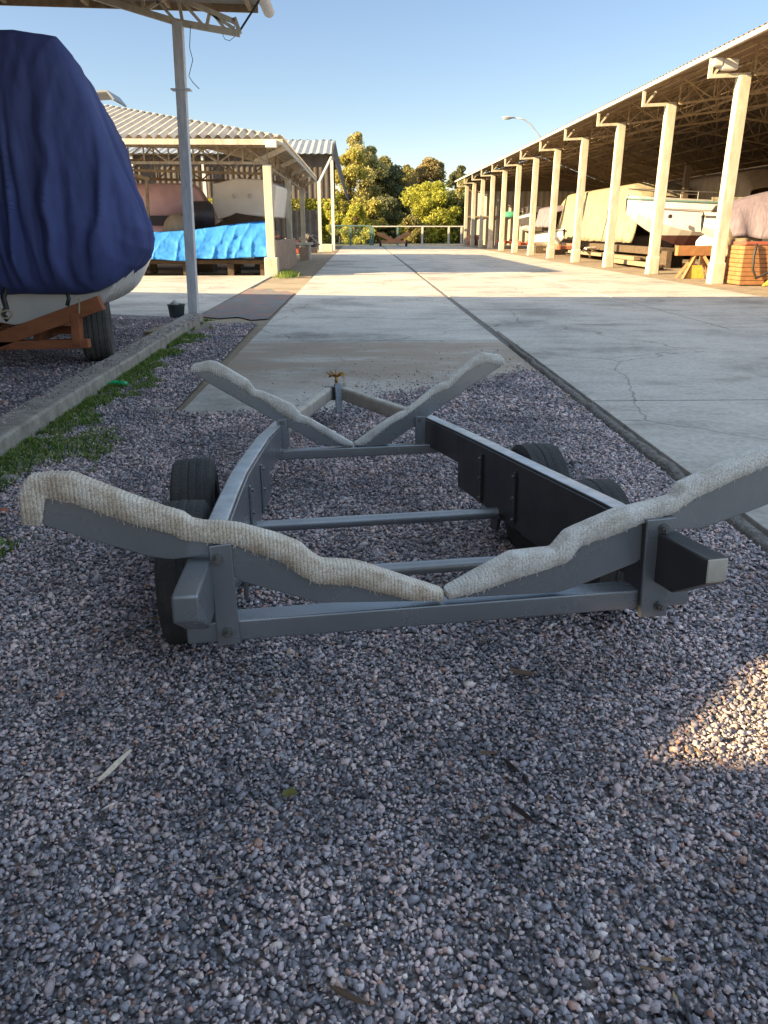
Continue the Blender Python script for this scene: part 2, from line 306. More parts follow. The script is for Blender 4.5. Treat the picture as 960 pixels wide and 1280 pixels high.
def mesh_obj(name, mb, m, parent=None, origin=None, bevel=0, smooth=False, sub=0, weld=False, solid=0, segs=2):
    o0 = Vector(origin) if origin is not None else Vector((0,0,0))
    me = bpy.data.meshes.new(name); me.from_pydata([tuple(p-o0) for p in mb.v], [], mb.f); me.update()
    if weld or sub:
        import bmesh
        bm = bmesh.new(); bm.from_mesh(me); bmesh.ops.remove_doubles(bm, verts=bm.verts, dist=1e-5); bmesh.ops.recalc_face_normals(bm, faces=bm.faces); bm.to_mesh(me); bm.free()
    else:
        import bmesh
        bm = bmesh.new(); bm.from_mesh(me); bmesh.ops.recalc_face_normals(bm, faces=bm.faces); bm.to_mesh(me); bm.free()
    me.materials.append(m)
    ob = bpy.data.objects.new(name, me); COL.objects.link(ob)
    if smooth: me.polygons.foreach_set('use_smooth', [True]*len(me.polygons))
    if solid:
        md = ob.modifiers.new('solid', 'SOLIDIFY'); md.thickness = solid; md.offset = 0
    if bevel:
        md = ob.modifiers.new('bevel', 'BEVEL'); md.width = bevel; md.segments = segs; md.limit_method = 'ANGLE'; md.angle_limit = R(40)
        me.polygons.foreach_set('use_smooth', [True]*len(me.polygons))
        w = ob.modifiers.new('wn', 'WEIGHTED_NORMAL'); w.keep_sharp = False
    if sub:
        md = ob.modifiers.new('sub', 'SUBSURF'); md.levels = sub; md.render_levels = sub
    if parent is not None:
        ob.parent = parent
    else: ob.location = o0
    return ob
def root(name, label, cat, loc=(0,0,0), group=None, rot=None):
    o = bpy.data.objects.new(name, None); COL.objects.link(o); o.location = loc; o.empty_display_size = .2
    if rot is not None: o.rotation_euler = rot
    o['label'] = label; o['category'] = cat
    if group: o['group'] = group
    return o
def part(name, mb, m, t, local=False, label=None, **kw):
    """t: parent object. mesh authored in world coords unless local"""
    if not local:
        org = Vector((0,0,0)); p = t
        while p is not None: org += Vector(p.location); p = p.parent
        mb.v = [q-org for q in mb.v]
    o = mesh_obj(name, mb, m, parent=t, **kw)
    if label: o['label'] = label
    return o
def single(name, mb, m, label, cat, base, group=None, **kw):
    o = mesh_obj(name, mb, m, origin=base, **kw); o['label'] = label; o['category'] = cat
    if group: o['group'] = group
    return o
def struct(name, mb, m, **kw):
    o = mesh_obj(name, mb, m, **kw); o['kind'] = 'structure'; return o
def copy_tree(o, parent=None):
    c = o.copy(); COL.objects.link(c)
    if parent is not None: c.parent = parent
    for ch in [x for x in o.children]:
        copy_tree(ch, c)
    return c
def fbm(x, y, z=0): return noise.fractal(Vector((x,y,z)), 1.0, 2.0, 4)

# ------------------------------------------------------------------ world, sun, camera
AZ = R(17); EL = R(22)      # sunlight travels towards +X, slightly +Y
todir = Vector((-math.cos(AZ)*math.cos(EL), -math.sin(AZ)*math.cos(EL), math.sin(EL)))
w = bpy.data.worlds.new('World'); sc.world = w; w.use_nodes = True
nt = w.node_tree; bg = nt.nodes['Background']
sky = nt.nodes.new('ShaderNodeTexSky'); sky.sky_type = 'NISHITA'; sky.sun_disc = False
sky.sun_elevation = EL
sky.sun_rotation = math.atan2(todir.x, todir.y)
sky.air_density = .75; sky.dust_density = .45; sky.ozone_density = 1.3
tn = nt.nodes.new('ShaderNodeMixRGB'); tn.blend_type = 'MULTIPLY'; tn.inputs[0].default_value = 1; tn.inputs[2].default_value = (2.3,2.1,1.9,1)
nt.links.new(sky.outputs[0], tn.inputs[1])
wc = nt.nodes.new('ShaderNodeTexCoord'); wx = nt.nodes.new('ShaderNodeSeparateXYZ'); nt.links.new(wc.outputs['Generated'], wx.inputs[0])
SKYR = ramp(nt, [(0, (.23,.21,.185)), (.12, (.195,.198,.198)), (.32, (.205,.215,.23)), (.6, (1.,.84,.63)), (1, (1.,.84,.63))]); nt.links.new(wx.outputs['Z'], SKYR.inputs[0])
tz = nt.nodes.new('ShaderNodeMixRGB'); tz.blend_type = 'MULTIPLY'; tz.inputs[0].default_value = 1
nt.links.new(tn.outputs[0], tz.inputs[1]); nt.links.new(SKYR.outputs[0], tz.inputs[2]); nt.links.new(tz.outputs[0], bg.inputs['Color']); bg.inputs['Strength'].default_value = .12
sl = bpy.data.lights.new('sun', 'SUN'); sl.energy = 4.6; sl.angle = R(.35); sl.color = (1, .73, .38)
so = bpy.data.objects.new('sun', sl); COL.objects.link(so); so.location = (-30,-10,20)
so.rotation_euler = todir.to_track_quat('Z', 'Y').to_euler()
cam = bpy.data.cameras.new('camera'); co = bpy.data.objects.new('camera', cam); COL.objects.link(co); sc.camera = co
cam.sensor_fit = 'VERTICAL'; cam.sensor_height = 24; cam.lens = 24*FPX/1280; cam.clip_end = 3000; cam.clip_start = .05
co.location = CAM; co.rotation_euler = Euler((math.pi/2-PITCH, 0, -YAW))
sc.view_settings.view_transform = 'Standard'; sc.view_settings.look = 'None'; sc.view_settings.exposure = 2.1; sc.view_settings.gamma = 1
sc.view_settings.use_curve_mapping = False

# ------------------------------------------------------------------ ground and paving
def sheet(poly, z): return MB().add([(p[0], p[1], z) for p in poly], [tuple(range(len(poly)))])
struct('ground', sheet([(-700,-300),(700,-300),(700,1500),(-700,1500)], 0), M['ground'])
XE = 2.0   # joint between gravel strip and the concrete on the right
# gravel sheet with an uneven far edge
edge = []
for i in range(41):
    x = -2.5 + (XE-.06+2.5)*i/40
    y = 6.35 + .12*fbm(x*2, 3) + (max(0, x+.25)**.6)*1.25*(.9+.25*fbm(x*1.5, 9)) if x > -.25 else 6.35 + .08*fbm(x*2, 3)
    if x < -1.65: y = 13.2 - .3*abs(fbm(x*3,1))
    edge.append((x, y))
gpoly = [(-2.5,-8),(XE-.06,-8)] + list(reversed(edge))
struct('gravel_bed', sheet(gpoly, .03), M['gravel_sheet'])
def gravel_far_edge(x):
    for (a, b) in zip(edge[:-1], edge[1:]):
        if a[0] <= x <= b[0]: return a[1] + (b[1]-a[1])*(x-a[0])/(b[0]-a[0])
    return 6.3
# concrete slabs with open joints
def slab(x0, x1, y0, y1, top, mb):
    g = .02
    mb.box((x0+g, y0+g, -.06), (x1-g, y1-g, top))
struct('joint_bed', sheet([(-1.57,6.5),(XE+.02,6.5),(XE+.02,-7.9),(9.3,-7.9),(9.3,75.9),(-1.57,75.9)], .006), M['mortar'])
m1 = MB()
for a, b in ((6.45, 11.0), (11.0, 16.6), (16.6, 24), (24, 31), (31, 40), (40, 50), (50, 62), (62, 76)): slab(-1.58, XE-.02, a, b, .02, m1)
struct('concrete_lane', m1, M['concrete'], bevel=.006)
m2 = MB()
for (xa, xb, ys) in ((XE+.05, 5.78, (-8, 1.9, 6.75, 11.9, 17.3, 24, 31, 40, 50, 62, 76)), (5.78, 9.32, (-8, 3.1, 7.5, 12.5, 18.2, 24, 31, 40, 50, 62, 76))):
    for a, b in zip(ys[:-1], ys[1:]): slab(xa, xb, a, b, .055 if b < 12 else .026, m2)
struct('concrete_road', m2, M['concrete2'], bevel=.006)
# dark mortar edging along the joint
rings = []
for i in range(240):
    y = -2 + i*.052
    wob = .018*fbm(y*2, 5); hh = .045 + .018*fbm(y*3, 8)
    q_ = max(.12, min(1, (10-y)/3)); ww_ = .028*q_*(1+.35*fbm(y*1.3, 12))
    rings.append([(XE-.012-ww_+wob, y, .0), (XE-.01-ww_*.8+wob, y, hh*.9), (XE-.01+wob, y, hh+.010), (XE+.035+wob*.5, y, hh+.004), (XE+.045, y, .0)])
struct('edging_strip', MB().loft(rings, False, False), M['mortar'], smooth=True)
# left: apron, pavers, kerb, raised gravel ground
struct('concrete_apron', MB().box((-30, 14.2, -.05), (-2.95, 27.0, .03)), M['concrete2'])
struct('paver_strip', sheet([(-2.9, 14.3), (-2.5,13.95), (-2.2,14.2), (-1.9,13.7), (-1.62, 13.9), (-1.62, 19.6), (-1.9,20.4), (-2.1,20.1), (-2.4,21.2), (-2.7, 20.8), (-2.93, 21.3)], .022), M['pavers'])
kr = []
for i in range(170):
    y = -3 + i*.1; x = -2.44 - .024*(y-5)
    z = .175 + .006*fbm(y, 2); dx = .008*fbm(y*1.5, 4)
    kr.append([(x+dx, y, -.02), (x+dx, y, z-.018), (x-.02+dx, y, z), (x-.25+dx, y, z+.004), (x-.27+dx, y, z-.015), (x-.27, y, -.02)])
    if y > 13.2: break
kb = single('kerb', MB().loft(kr, True, True), M['kerb'], 'long low weathered concrete kerb between the grassy gravel strip and the covered boat', 'kerb', (-2.5, 5, 0), smooth=False)
kx = lambda y: -2.44 - .024*(y-5)
struct('raised_ground', MB().add([(-30,-8,.1),(kx(-8)-.26,-8,.1),(kx(13.4)-.26,13.4,.1),(-5.0,14.15,.1),(-30,14.15,.1),(-30,-8,-.1),(kx(-8)-.26,-8,-.1),(kx(13.4)-.26,13.4,-.1),(-5,14.15,-.1),(-30,14.15,-.1)],
        [(0,1,2,3,4),(1,6,7,2),(2,7,8,3),(3,8,9,4)]), M['gravel_far'])
# stained dirt strip in front of right shed
struct('shed_verge', sheet([(9.34,10),(13,10),(13,80),(9.34,80)], .012), M['dirt'])

# ------------------------------------------------------------------ loose stones (uncountable)
def stones(name, n, xr, yr, size, zb, seed, ico=True, keep=None, matr='stone', hvar=.009):
    rs = np.random.RandomState(seed)
    x = rs.uniform(xr[0], xr[1], n); y = rs.uniform(yr[0], yr[1], n)
    if keep is not None:
        k = np.array([keep(a, b, rs.rand()) for a, b in zip(x, y)]); x = x[k]; y = y[k]
    n = len(x)
    if ico:
        t = (1+5**.5)/2
        V = np.array([(-1,t,0),(1,t,0),(-1,-t,0),(1,-t,0),(0,-1,t),(0,1,t),(0,-1,-t),(0,1,-t),(t,0,-1),(t,0,1),(-t,0,-1),(-t,0,1)], float)/1.9
        Fc = np.array([(0,11,5),(0,5,1),(0,1,7),(0,7,10),(0,10,11),(1,5,9),(5,11,4),(11,10,2),(10,7,6),(7,1,8),(3,9,4),(3,4,2),(3,2,6),(3,6,8),(3,8,9),(4,9,5),(2,4,11),(6,2,10),(8,6,7),(9,8,1)])
    else:
        V = np.array([(1,0,0),(-1,0,0),(0,1,0),(0,-1,0),(0,0,1),(0,0,-1)], float)*.95
        Fc = np.array([(0,2,4),(2,1,4),(1,3,4),(3,0,4),(2,0,5),(1,2,5),(3,1,5),(0,3,5)])
    nv = len(V); s = rs.uniform(size[0], size[1], n)*np.exp(rs.normal(0,.30,n))/2
    P = V[None]*(1+rs.uniform(-.40,.36,(n,nv,1))) 
    P = P*np.stack([rs.uniform(.8,1.35,n), rs.uniform(.65,1.0,n), rs.uniform(.34,.62,n)],1)[:,None,:]
    q = rs.normal(size=(n,4)); q[:,1:3] *= .3; q /= np.linalg.norm(q,axis=1)[:,None]
    ww,a,b,c = q.T
    Rm = np.stack([np.stack([1-2*(b*b+c*c),2*(a*b-c*ww),2*(a*c+b*ww)],1),np.stack([2*(a*b+c*ww),1-2*(a*a+c*c),2*(b*c-a*ww)],1),np.stack([2*(a*c-b*ww),2*(b*c+a*ww),1-2*(a*a+b*b)],1)],1)
    P = np.einsum('nij,nvj->nvi', Rm, P)*s[:,None,None]
    z = zb + rs.uniform(0, hvar, n)
    P += np.stack([x,y,z],1)[:,None,:]
    me = bpy.data.meshes.new(name); nf = len(Fc)
    me.vertices.add(n*nv); me.vertices.foreach_set('co', P.reshape(-1))
    idx = (Fc[None]+ (np.arange(n)*nv)[:,None,None]).reshape(-1)
    me.loops.add(len(idx)); me.loops.foreach_set('vertex_index', idx.astype(np.int32))
    me.polygons.add(n*nf); me.polygons.foreach_set('loop_start', (np.arange(n*nf)*3).astype(np.int32))
    me.update(calc_edges=True); me.materials.append(M[matr]); me.validate()
    return me
def in_view(x, y, r):
    return abs(x - y*.03) < .60*y + .35
def keep_mid(x, y, r): return in_view(x, y, r) and y < gravel_far_edge(x) + .12*r
def keep_far(x, y, r): return y < gravel_far_edge(x) + .25*r
def keep_spill(x, y, r):
    e = gravel_far_edge(x); return e-.1 < y and r < math.exp(-(y-e)/.55)*.8
import bmesh
def join_meshes(name, metas):
    # one object for all gravel
    bmq = []
    P = []; I = []; off = 0
    for me in metas:
        v = np.empty(len(me.vertices)*3); me.vertices.foreach_get('co', v); P.append(v)
        l = np.empty(len(me.loops), np.int32); me.loops.foreach_get('vertex_index', l); I.append(l+off); off += len(me.vertices)
    P = np.concatenate(P); I = np.concatenate(I)
    me = bpy.data.meshes.new(name); me.vertices.add(len(P)//3); me.vertices.foreach_set('co', P)
    me.loops.add(len(I)); me.loops.foreach_set('vertex_index', I); me.polygons.add(len(I)//3)
    me.polygons.foreach_set('loop_start', (np.arange(len(I)//3)*3).astype(np.int32)); me.update(calc_edges=True); me.materials.append(M['stone'])
    return me
parts = [
    stones('a', 72000, (-2.1, XE-.07), (.75, 2.6), (.009,.0165), .033, 1, True, in_view),
    stones('b', 82000, (-2.45, XE-.07), (2.6, 6.0), (.011,.020), .034, 2, True, keep_mid),
    stones('c', 30000, (-2.45, XE-.07), (6.0, 8.6), (.018,.032), .034, 3, False, keep_far),
    stones('d', 5000, (-2.45, -1.6), (8.6, 13.0), (.02,.04), .034, 4, False, keep_far),
    stones('e', 9000, (-.6, XE-.05), (6.0, 10.5), (.012,.024), .024, 5, False, keep_spill, hvar=.004),
    stones('f', 26000, (-6.5, kx(8)-.33), (4.0, 13.3), (.02,.036), .102, 6, False, lambda x,y,r: x > -.62*y-.5 and x < kx(y)-.3),
    stones('h', 900, (kx(8)-.25, kx(8)-.02), (4.0, 13.0), (.012,.024), .182, 8, False, None, hvar=.004),
]
gme = join_meshes('gravel', parts)
go = bpy.data.objects.new('gravel', gme); COL.objects.link(go); go['kind'] = 'stuff'; go['label'] = 'loose blue grey and pinkish crushed stone covering the yard'; go['category'] = 'gravel'
for p in parts: bpy.data.meshes.remove(p)

# grass along the kerb
def blades(name, pts, hr, wr, seed, lean=.6):
    rs = random.Random(seed); mb = MB()
    for (x, y, z) in pts:
        h = rs.uniform(*hr); ww = rs.uniform(*wr); a = rs.uniform(0, 2*math.pi); l = rs.uniform(.1, lean)*h; b = rs.uniform(0, 2*math.pi)
        dx, dy = math.cos(a)*ww, math.sin(a)*ww; lx, ly = math.cos(b)*l, math.sin(b)*l
        o = len(mb.v)
        mb.v += [Vector((x-dx,y-dy,z)), Vector((x+dx,y+dy,z)), Vector((x+dx*.6+lx*.5,y+dy*.6+ly*.5,z+h*.65)), Vector((x-dx*.6+lx*.5,y-dy*.6+ly*.5,z+h*.65)), Vector((x+lx,y+ly,z+h*.95))]
        mb.f += [(o,o+1,o+2,o+3),(o+3,o+2,o+4)]
    return mb
M['grass'] = island_mat('kerb_grass', [(0,(.05,.12,.02)),(.5,(.13,.24,.035)),(.8,(.24,.33,.06)),(1,(.38,.33,.12))], rough=.7, trans=.3, bscale=20)
rs = random.Random(5); gp = []
while len(gp) < 18000:
    y = 3.3 + rs.random()**1.1*10.2; e = kx(y)
    wid = .70 if y < 6.6 else (.5 if y < 9 else .42)
    x = e + .01 + rs.random()**1.7*wid
    n = fbm(x*1.8, y*1.1, 3) + .35*fbm(x*7, y*7, 1)
    cut = .02 + .55*((x-e)/wid)**1.5 - (.25 if y < 5.6 else 0)
    if 8.9 < y < 9.6: cut += .2
    if n > cut-.18: gp.append((x, y, .03))
gr = mesh_obj('grass', blades('grass', gp, (.015,.06), (.003,.008), 3, 1.4), M['grass']); gr['kind'] = 'stuff'; gr['label'] = 'short green grass and weeds growing along the kerb'; gr['category'] = 'grass'

# ------------------------------------------------------------------ THE BOAT TRAILER
TO = CW(.2, 2.155, .605)
TM = Matrix.Translation(TO) @ Matrix.Rotation(R(7.6), 4, 'Z') @ Matrix.Rotation(R(-4.0), 4, 'X')
TI = TM.inverted()
def TL(px, py, axis, val):
    r = ray(px, py); o = TI @ CAM; d = TI.to_3x3() @ r
    return o + d*((val-o[axis])/d[axis])
trailer = root('boat_trailer', 'empty grey steel boat trailer with two padded V cradles on the gravel in front', 'trailer', TO)
trailer.rotation_euler = TM.to_euler()
def tp(name, mb, m, **kw): 
    p = kw.pop('parent', trailer); return part(name, mb, m, p, local=True, **kw)
BW = .07
def beam(outer, sgn, depths):
    """outer top edge points (local), body lies towards the centre"""
    rings = []
    n = len(outer)
    for i, p in enumerate(outer):
        d = (outer[min(i+1,n-1)]-outer[max(i-1,0)]); d.z = 0; d.normalize()
        nn = Vector((d.y, -d.x, 0))*(-sgn)*-1
        inn = Vector((-d.y, d.x, 0))*sgn      # towards centre for sgn=+1 (right beam)
        q = p + inn*BW; zt = 0; zb = -depths[i]
        rings.append([Vector((p.x,p.y,zt)), Vector((q.x,q.y,zt)), Vector((q.x,q.y,zb)), Vector((p.x,p.y,zb))])
    return rings
Lpx = [(214,743),(236,692),(262,645),(281,600),(300,573),(318,548),(344,525)]
Rpx = [(917,699),(852,666),(780,628),(655,570),(600,544),(540,518)]
Lp = [TL(a,b,2,0) for a,b in Lpx]; Rp = [TL(a,b,2,0) for a,b in Rpx]
tipL = TL(410,482,2,0); tipR = TL(427,483,2,0)
print('L', [tuple(round(c,2) for c in p) for p in Lp]); print('R', [tuple(round(c,2) for c in p) for p in Rp]); print('tip', tipL, tipR)
def resamp(P, ys):
    out = []
    for y in ys:
        for a, b in zip(P[:-1], P[1:]):
            if a.y <= y <= b.y or (b is P[-1] and y > b.y) or (a is P[0] and y < a.y):
                t = (y-a.y)/(b.y-a.y); out.append(Vector((a.x+(b.x-a.x)*t, y, 0))); break
    return out
yend = (Lp[-1].y+Rp[-1].y)/2
y0 = (Lp[0].y+Rp[0].y)/2
ys = [y0, y0+.16, .1, .35, .7, 1.1, 1.5, 1.9, yend+.02]
dp = [.075, .165, .17, .17, .165, .165, .165, .165, .165]
LB = resamp(Lp, ys); RB = resamp(Rp, ys)
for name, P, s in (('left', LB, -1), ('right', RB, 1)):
    o_ = tp('side_beam', MB().loft(beam(P, s, dp), True, True), M['paint_dark_shade' if s > 0 else 'paint'], bevel=.008)
    o_.data.materials.append(M['worn_sky_top'])
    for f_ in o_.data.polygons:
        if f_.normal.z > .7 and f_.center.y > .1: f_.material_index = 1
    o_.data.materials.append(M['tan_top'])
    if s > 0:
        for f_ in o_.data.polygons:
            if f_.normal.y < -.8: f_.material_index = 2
# deep inner plates hung under/inside the beams
def inner_plate(P, s, z0fn, z1fn, ya, yb, t=.008, off=.001, nseg=10):
    rings = []
    for i in range(nseg+1):
        y = ya + (yb-ya)*i/nseg
        p = resamp(P, [y])[0]; x = p.x - s*(BW+off)
        rings.append([Vector((x,y,z1fn(y))), Vector((x-s*t,y,z1fn(y))), Vector((x-s*t,y,z0fn(y))), Vector((x,y,z0fn(y)))])
    return MB().loft(rings, True, True)
def zlow(y):
    # underside of the deep web
    if y < .9: return -.18 - .14*max(0,min(1,(y-.12)/.5))
    return -.32 + .03*(y-.9)
ystep = 1.78
for P, s, m in ((LB, -1, M['paint']), (RB, 1, M['paint_dark_shade'])):
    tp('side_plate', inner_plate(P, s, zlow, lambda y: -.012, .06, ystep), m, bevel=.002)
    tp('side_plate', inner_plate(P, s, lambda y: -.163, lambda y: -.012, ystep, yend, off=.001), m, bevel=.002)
    # bolted splice straps with rivet heads
    for yy in (1.05, 1.45):
        p = resamp(P, [yy])[0]; x = p.x - s*(BW+.010)
        st = tp('strap', MB().cbox((x-s*.004, yy, -.17), (.010, .022, .24)), M['paint_dark_shade'] if s > 0 else M['paint'], bevel=.002)
        for zz in (-.07, -.17, -.27): tp('rivet', MB().tube([(x-s*.008, yy, zz), (x-s*.018, yy, zz)], .009, 6), M['bolt'], parent=st)
    # hanger brackets for axles
    for yy in (.68, 1.25):
        p = resamp(P, [yy])[0]; x = p.x - s*(BW+.016)
        hb = MB().prism([(x, yy-.07, -.30), (x, yy+.07, -.30), (x, yy+.045, -.40 if yy < 1 else -.37), (x, yy-.045, -.40 if yy < 1 else -.37)], (-.008,0,0), (.008,0,0))
        tp('axle_bracket', hb, M['paint_dark_shade' if s > 0 else 'paint'], bevel=.003)
for yy, zz in ((.68,-.33), (1.25,-.295)):
    tp('axle', MB().tube([(-.70,yy,zz),(.70,yy,zz)], .027, 16), M['paint'], smooth=False, bevel=.001)
# wheels
def make_wheel(x, y, s, rm):
    z = (.275-TO.z) + y*math.sin(R(4))
    wh = bpy.data.objects.new('wheel', None); COL.objects.link(wh); wh.parent = trailer; wh.location = (x, y, z); wh.empty_display_size = .1
    prof = [(.150,-.07),(.165,-.088),(.215,-.094),(.250,-.088),(.266,-.078)]
    for k in range(5):
        a = -.066 + k*.033
        prof += [(.274-.002*abs(k-2), a-.011), (.274-.002*abs(k-2), a+.011)]
        if k < 4: prof += [(.270, a+.0125), (.270, a+.0195)]
    prof += [(.266,.078),(.250,.088),(.215,.094),(.165,.088),(.150,.07),(.150,-.07)]
    part('tyre', MB().lathe(prof, (0,0,0), 'x', 48), rm, wh, local=True, smooth=False, bevel=.0015, segs=1)
    rp = [(.0,-s*-.02),(.05,s*.025),(.08,s*.02),(.12,-s*.01),(.135,s*.05),(.152,s*.07),(.155,s*.074),(.150,-s*.07),(.13,-s*.06),(0.0,-s*.03)]
    part('rim', MB().lathe(rp, (0,0,0), 'x', 28), M['rim'], wh, local=True, smooth=True)
    for k in range(4):
        t = k*math.pi/2; part('wheel_nut', MB().tube([(s*.02, .055*math.cos(t), .055*math.sin(t)), (s*.04, .055*math.cos(t), .055*math.sin(t))], .009, 6), M['bolt'], wh, local=True)
for s in (-1, 1):
    for yy in (.68, 1.25): make_wheel(s*(.85 if s<0 else (.77 if yy<1 else .735)), yy, s, M['rubber'])
# tread cross grooves are cut by bump in the rubber
# tongue rails
def rail(a, b, r=.045):
    return MB().bar(a, b, .07, .10)
aL = resamp(Lp,[yend])[0] + Vector((.035,0,-.05)); aR = resamp(Rp,[yend])[0] + Vector((-.035,0,-.05))
tc_ = (tipL+tipR)/2; tc_.z = -.05
tp('tongue_rail', rail(aL, tc_+Vector((-.05,-.03,0))), M['tan_top'], bevel=.022, segs=3)
tp('tongue_rail', rail(aR, tc_+Vector((.05,-.03,0))), M['tan_top'], bevel=.022, segs=3)
tp('coupling', MB().cbox(tc_+Vector((0,-.02,.0)), (.16,.11,.105)), M['paint_dark_shade'], bevel=.01)
ptop = tc_ + Vector((.015,-.10,.085)); 
tp('hitch_post', MB().bar(ptop, ptop+Vector((.005,-.03,-.235)), .058, .058), M['paint'], bevel=.008)
hk = MB()
hc = ptop + Vector((-.01,.0,.0))
hk.tube([hc, hc+Vector((0,0,.05))], .012, 8)
for k in range(8):
    a = k*math.pi/4; hk.tube([hc+Vector((0,0,.045)), hc+Vector((.05*math.cos(a), .035*math.sin(a), .07+.012*(k%2))), hc+Vector((.075*math.cos(a), .05*math.sin(a), .062+.02*(k%3)))], [.007,.006,.004], 6)
hk.tube([hc+Vector((-.06,0,.05)), hc+Vector((0,0,.07)), hc+Vector((.06,0,.055))], .009, 6)
tp('clamp_handle', hk, M['brass'], smooth=True)

# cross members
def bar_from_px(pxs, yv, hgt, dep):
    a = TL(*pxs[0], 1, yv); b = TL(*pxs[1], 1, yv)
    c = (a+b)/2; zt = c.z
    return MB().box((a.x, yv, zt-hgt), (b.x, yv+dep, zt)), zt
mb, zt_r = bar_from_px([(232,776),(862,737)], 0.0, .066, .09)
print('rear bar z', zt_r)
tp('cross_member', mb, M['paint'], bevel=.006)
YF = None
# find front cradle y : where frame plane z=0 projects near (345,527)/(535,520)
YF = TL(437,552,2,-.115).y
print('YF', YF, 'yend', yend)
mb, zt_f = bar_from_px([(343,563),(549,556)], YF-.03, .055, .07)
print('front bar z', zt_f)
tp('cross_member', mb, M['paint'], bevel=.006)

# padded cradle boards
def board(sil, lap, bot, yv, thick, name, rib, metal_ends, mirror_label=None, ribseed=1):
    """sil: silhouette of padding; lap: lower hem of padding on the near face; bot: lower edge of the steel board"""
    yc = yv + thick*.5
    S = [TL(a,b,1,yc) for a,b in sil]; Lw = [TL(a,b,1,yv-.01) for a,b in lap]; B = [TL(a,b,1,yv) for a,b in bot]
    return S, Lw, B
def interp(P, x):
    P = sorted(P, key=lambda p: p.x)
    if x <= P[0].x: return P[0].z
    for a, b in zip(P[:-1], P[1:]):
        if a.x <= x <= b.x: return a.z + (b.z-a.z)*(x-a.x)/max(b.x-a.x,1e-6)
    return P[-1].z
def smoothz(P, x, w):
    return (interp(P,x-w)+2*interp(P,x)+interp(P,x+w))/4
def make_board(S, Lw, B, yv, thick, ribbed_to=None, n=150, seed=0, padm='knit'):
    x0 = min(p.x for p in S); x1 = max(p.x for p in S); pad = .010 if yv < 1 else .006
    bx0 = min(p.x for p in B); bx1 = max(p.x for p in B)
    # steel board: closed prism following the padding's underside
    st = []
    m = 60
    for i in range(m+1):
        x = bx0 + (bx1-bx0)*i/m
        zt = smoothz(S, x, .012) - pad - .004; zb = min(interp(B, x), zt-.01)
        st.append([(x, yv, zb), (x, yv+thick, zb), (x, yv+thick, zt), (x, yv, zt)])
    bo = tp('cradle_board', MB().loft(st, True, True), M['paint'], bevel=.004)
    rings = []
    for i in range(n+1):
        x = x0 + (x1-x0)*i/n
        zt = smoothz(S, x, .005); zl = min(smoothz(Lw, x, .008), zt-.02) + .003*fbm(x*40, seed) + .002*fbm(x*130, seed)
        rr = 0
        if ribbed_to and x < ribbed_to: rr = .0004*math.sin(x*2*math.pi/.0145)
        bulge = pad + .0014*fbm(x*7, seed+2) + rr
        e = min(i, n-i)/2.0
        rnd = min(1.0, .35+.65*math.sqrt(max(0, 1-(1-min(e,1))**2)))
        r = []
        H_ = (zt-zl)
        prof = [(-.003, 0), (-bulge, .02), (-bulge*1.0, .5), (-bulge, .86), (-bulge*.7, .97), (thick*.15, 1.0), (thick*.75, 1.0), (thick+bulge*.55, .95), (thick+bulge, .82), (thick+bulge*1.05, .5), (thick+bulge, .02), (thick+.003, 0)]
        for (yy, t) in prof:
            f = fbm(x*14, yy*40, seed+t*3)*.0007
            yq = yv + thick/2 + (yy-thick/2)*rnd
            r.append((x, yq + (f if yy < 0 else -f), zl + H_*t + f + (rr if t > .9 else 0)))
        rings.append(r)
    mbp = MB().loft(rings, True, True); rq_ = random.Random(seed)
    for k in range(36):      # frayed threads along the near hem
        x = rq_.uniform(x0+.06, x1-.02); zl = min(smoothz(Lw, x, .008), smoothz(S, x, .012)-.02)
        l = rq_.uniform(.003,.011); d_ = rq_.uniform(-.008,.008)
        mbp.bar((x, yv-.008, zl+.004), (x+d_, yv-.011, zl-l), .0016, .0016)
    tp('padding', mbp, M[padm], parent=bo, smooth=True)
    return bo
TH = .05
rl_s = [(26,625),(30,602),(38,592),(60,590),(90,590),(130,606),(170,621),(205,634),(228,640),(240,649),(255,652),(275,652),(300,655),(345,667),(377,679),(388,690),(402,699),(440,701),(455,704),(553,737)]
rl_l = [(25,657),(53,659),(54,623),(90,630),(160,654),(215,668),(228,676),(262,679),(295,683),(350,702),(378,722),(395,730),(440,733),(470,740),(520,752),(553,752)]
rl_b = [(54,657),(120,677),(190,697),(215,700),(262,694),(300,727),(400,754),(515,752),(550,751)]
# end wrap: hem falls lower at the very end
S, Lw, B = board(rl_s, rl_l, rl_b, 0, TH, '', 0, 0)
SL0 = S
bo1 = make_board(S, Lw, B, 0, TH, ribbed_to=TL(330,660,1,0).x, seed=1, n=330)
xm = TL(553,745,1,0).x
Sl = list(S); 
rr_s = [(556,737),(590,717),(639,690),(668,687),(691,685),(708,664),(768,638),(810,628),(840,620),(850,604),(905,579),(960,557)]
rr_l = [(557,751),(596,741),(644,725),(682,713),(711,703),(725,684),(778,666),(807,653),(840,643),(869,624),(915,602),(960,583)]
rr_b = [(560,750),(586,747),(699,741),(735,728),(797,703),(841,662),(878,661),(920,646),(960,631)]
S, Lw, B = board(rr_s, rr_l, rr_b, 0, TH, '', 0, 0)
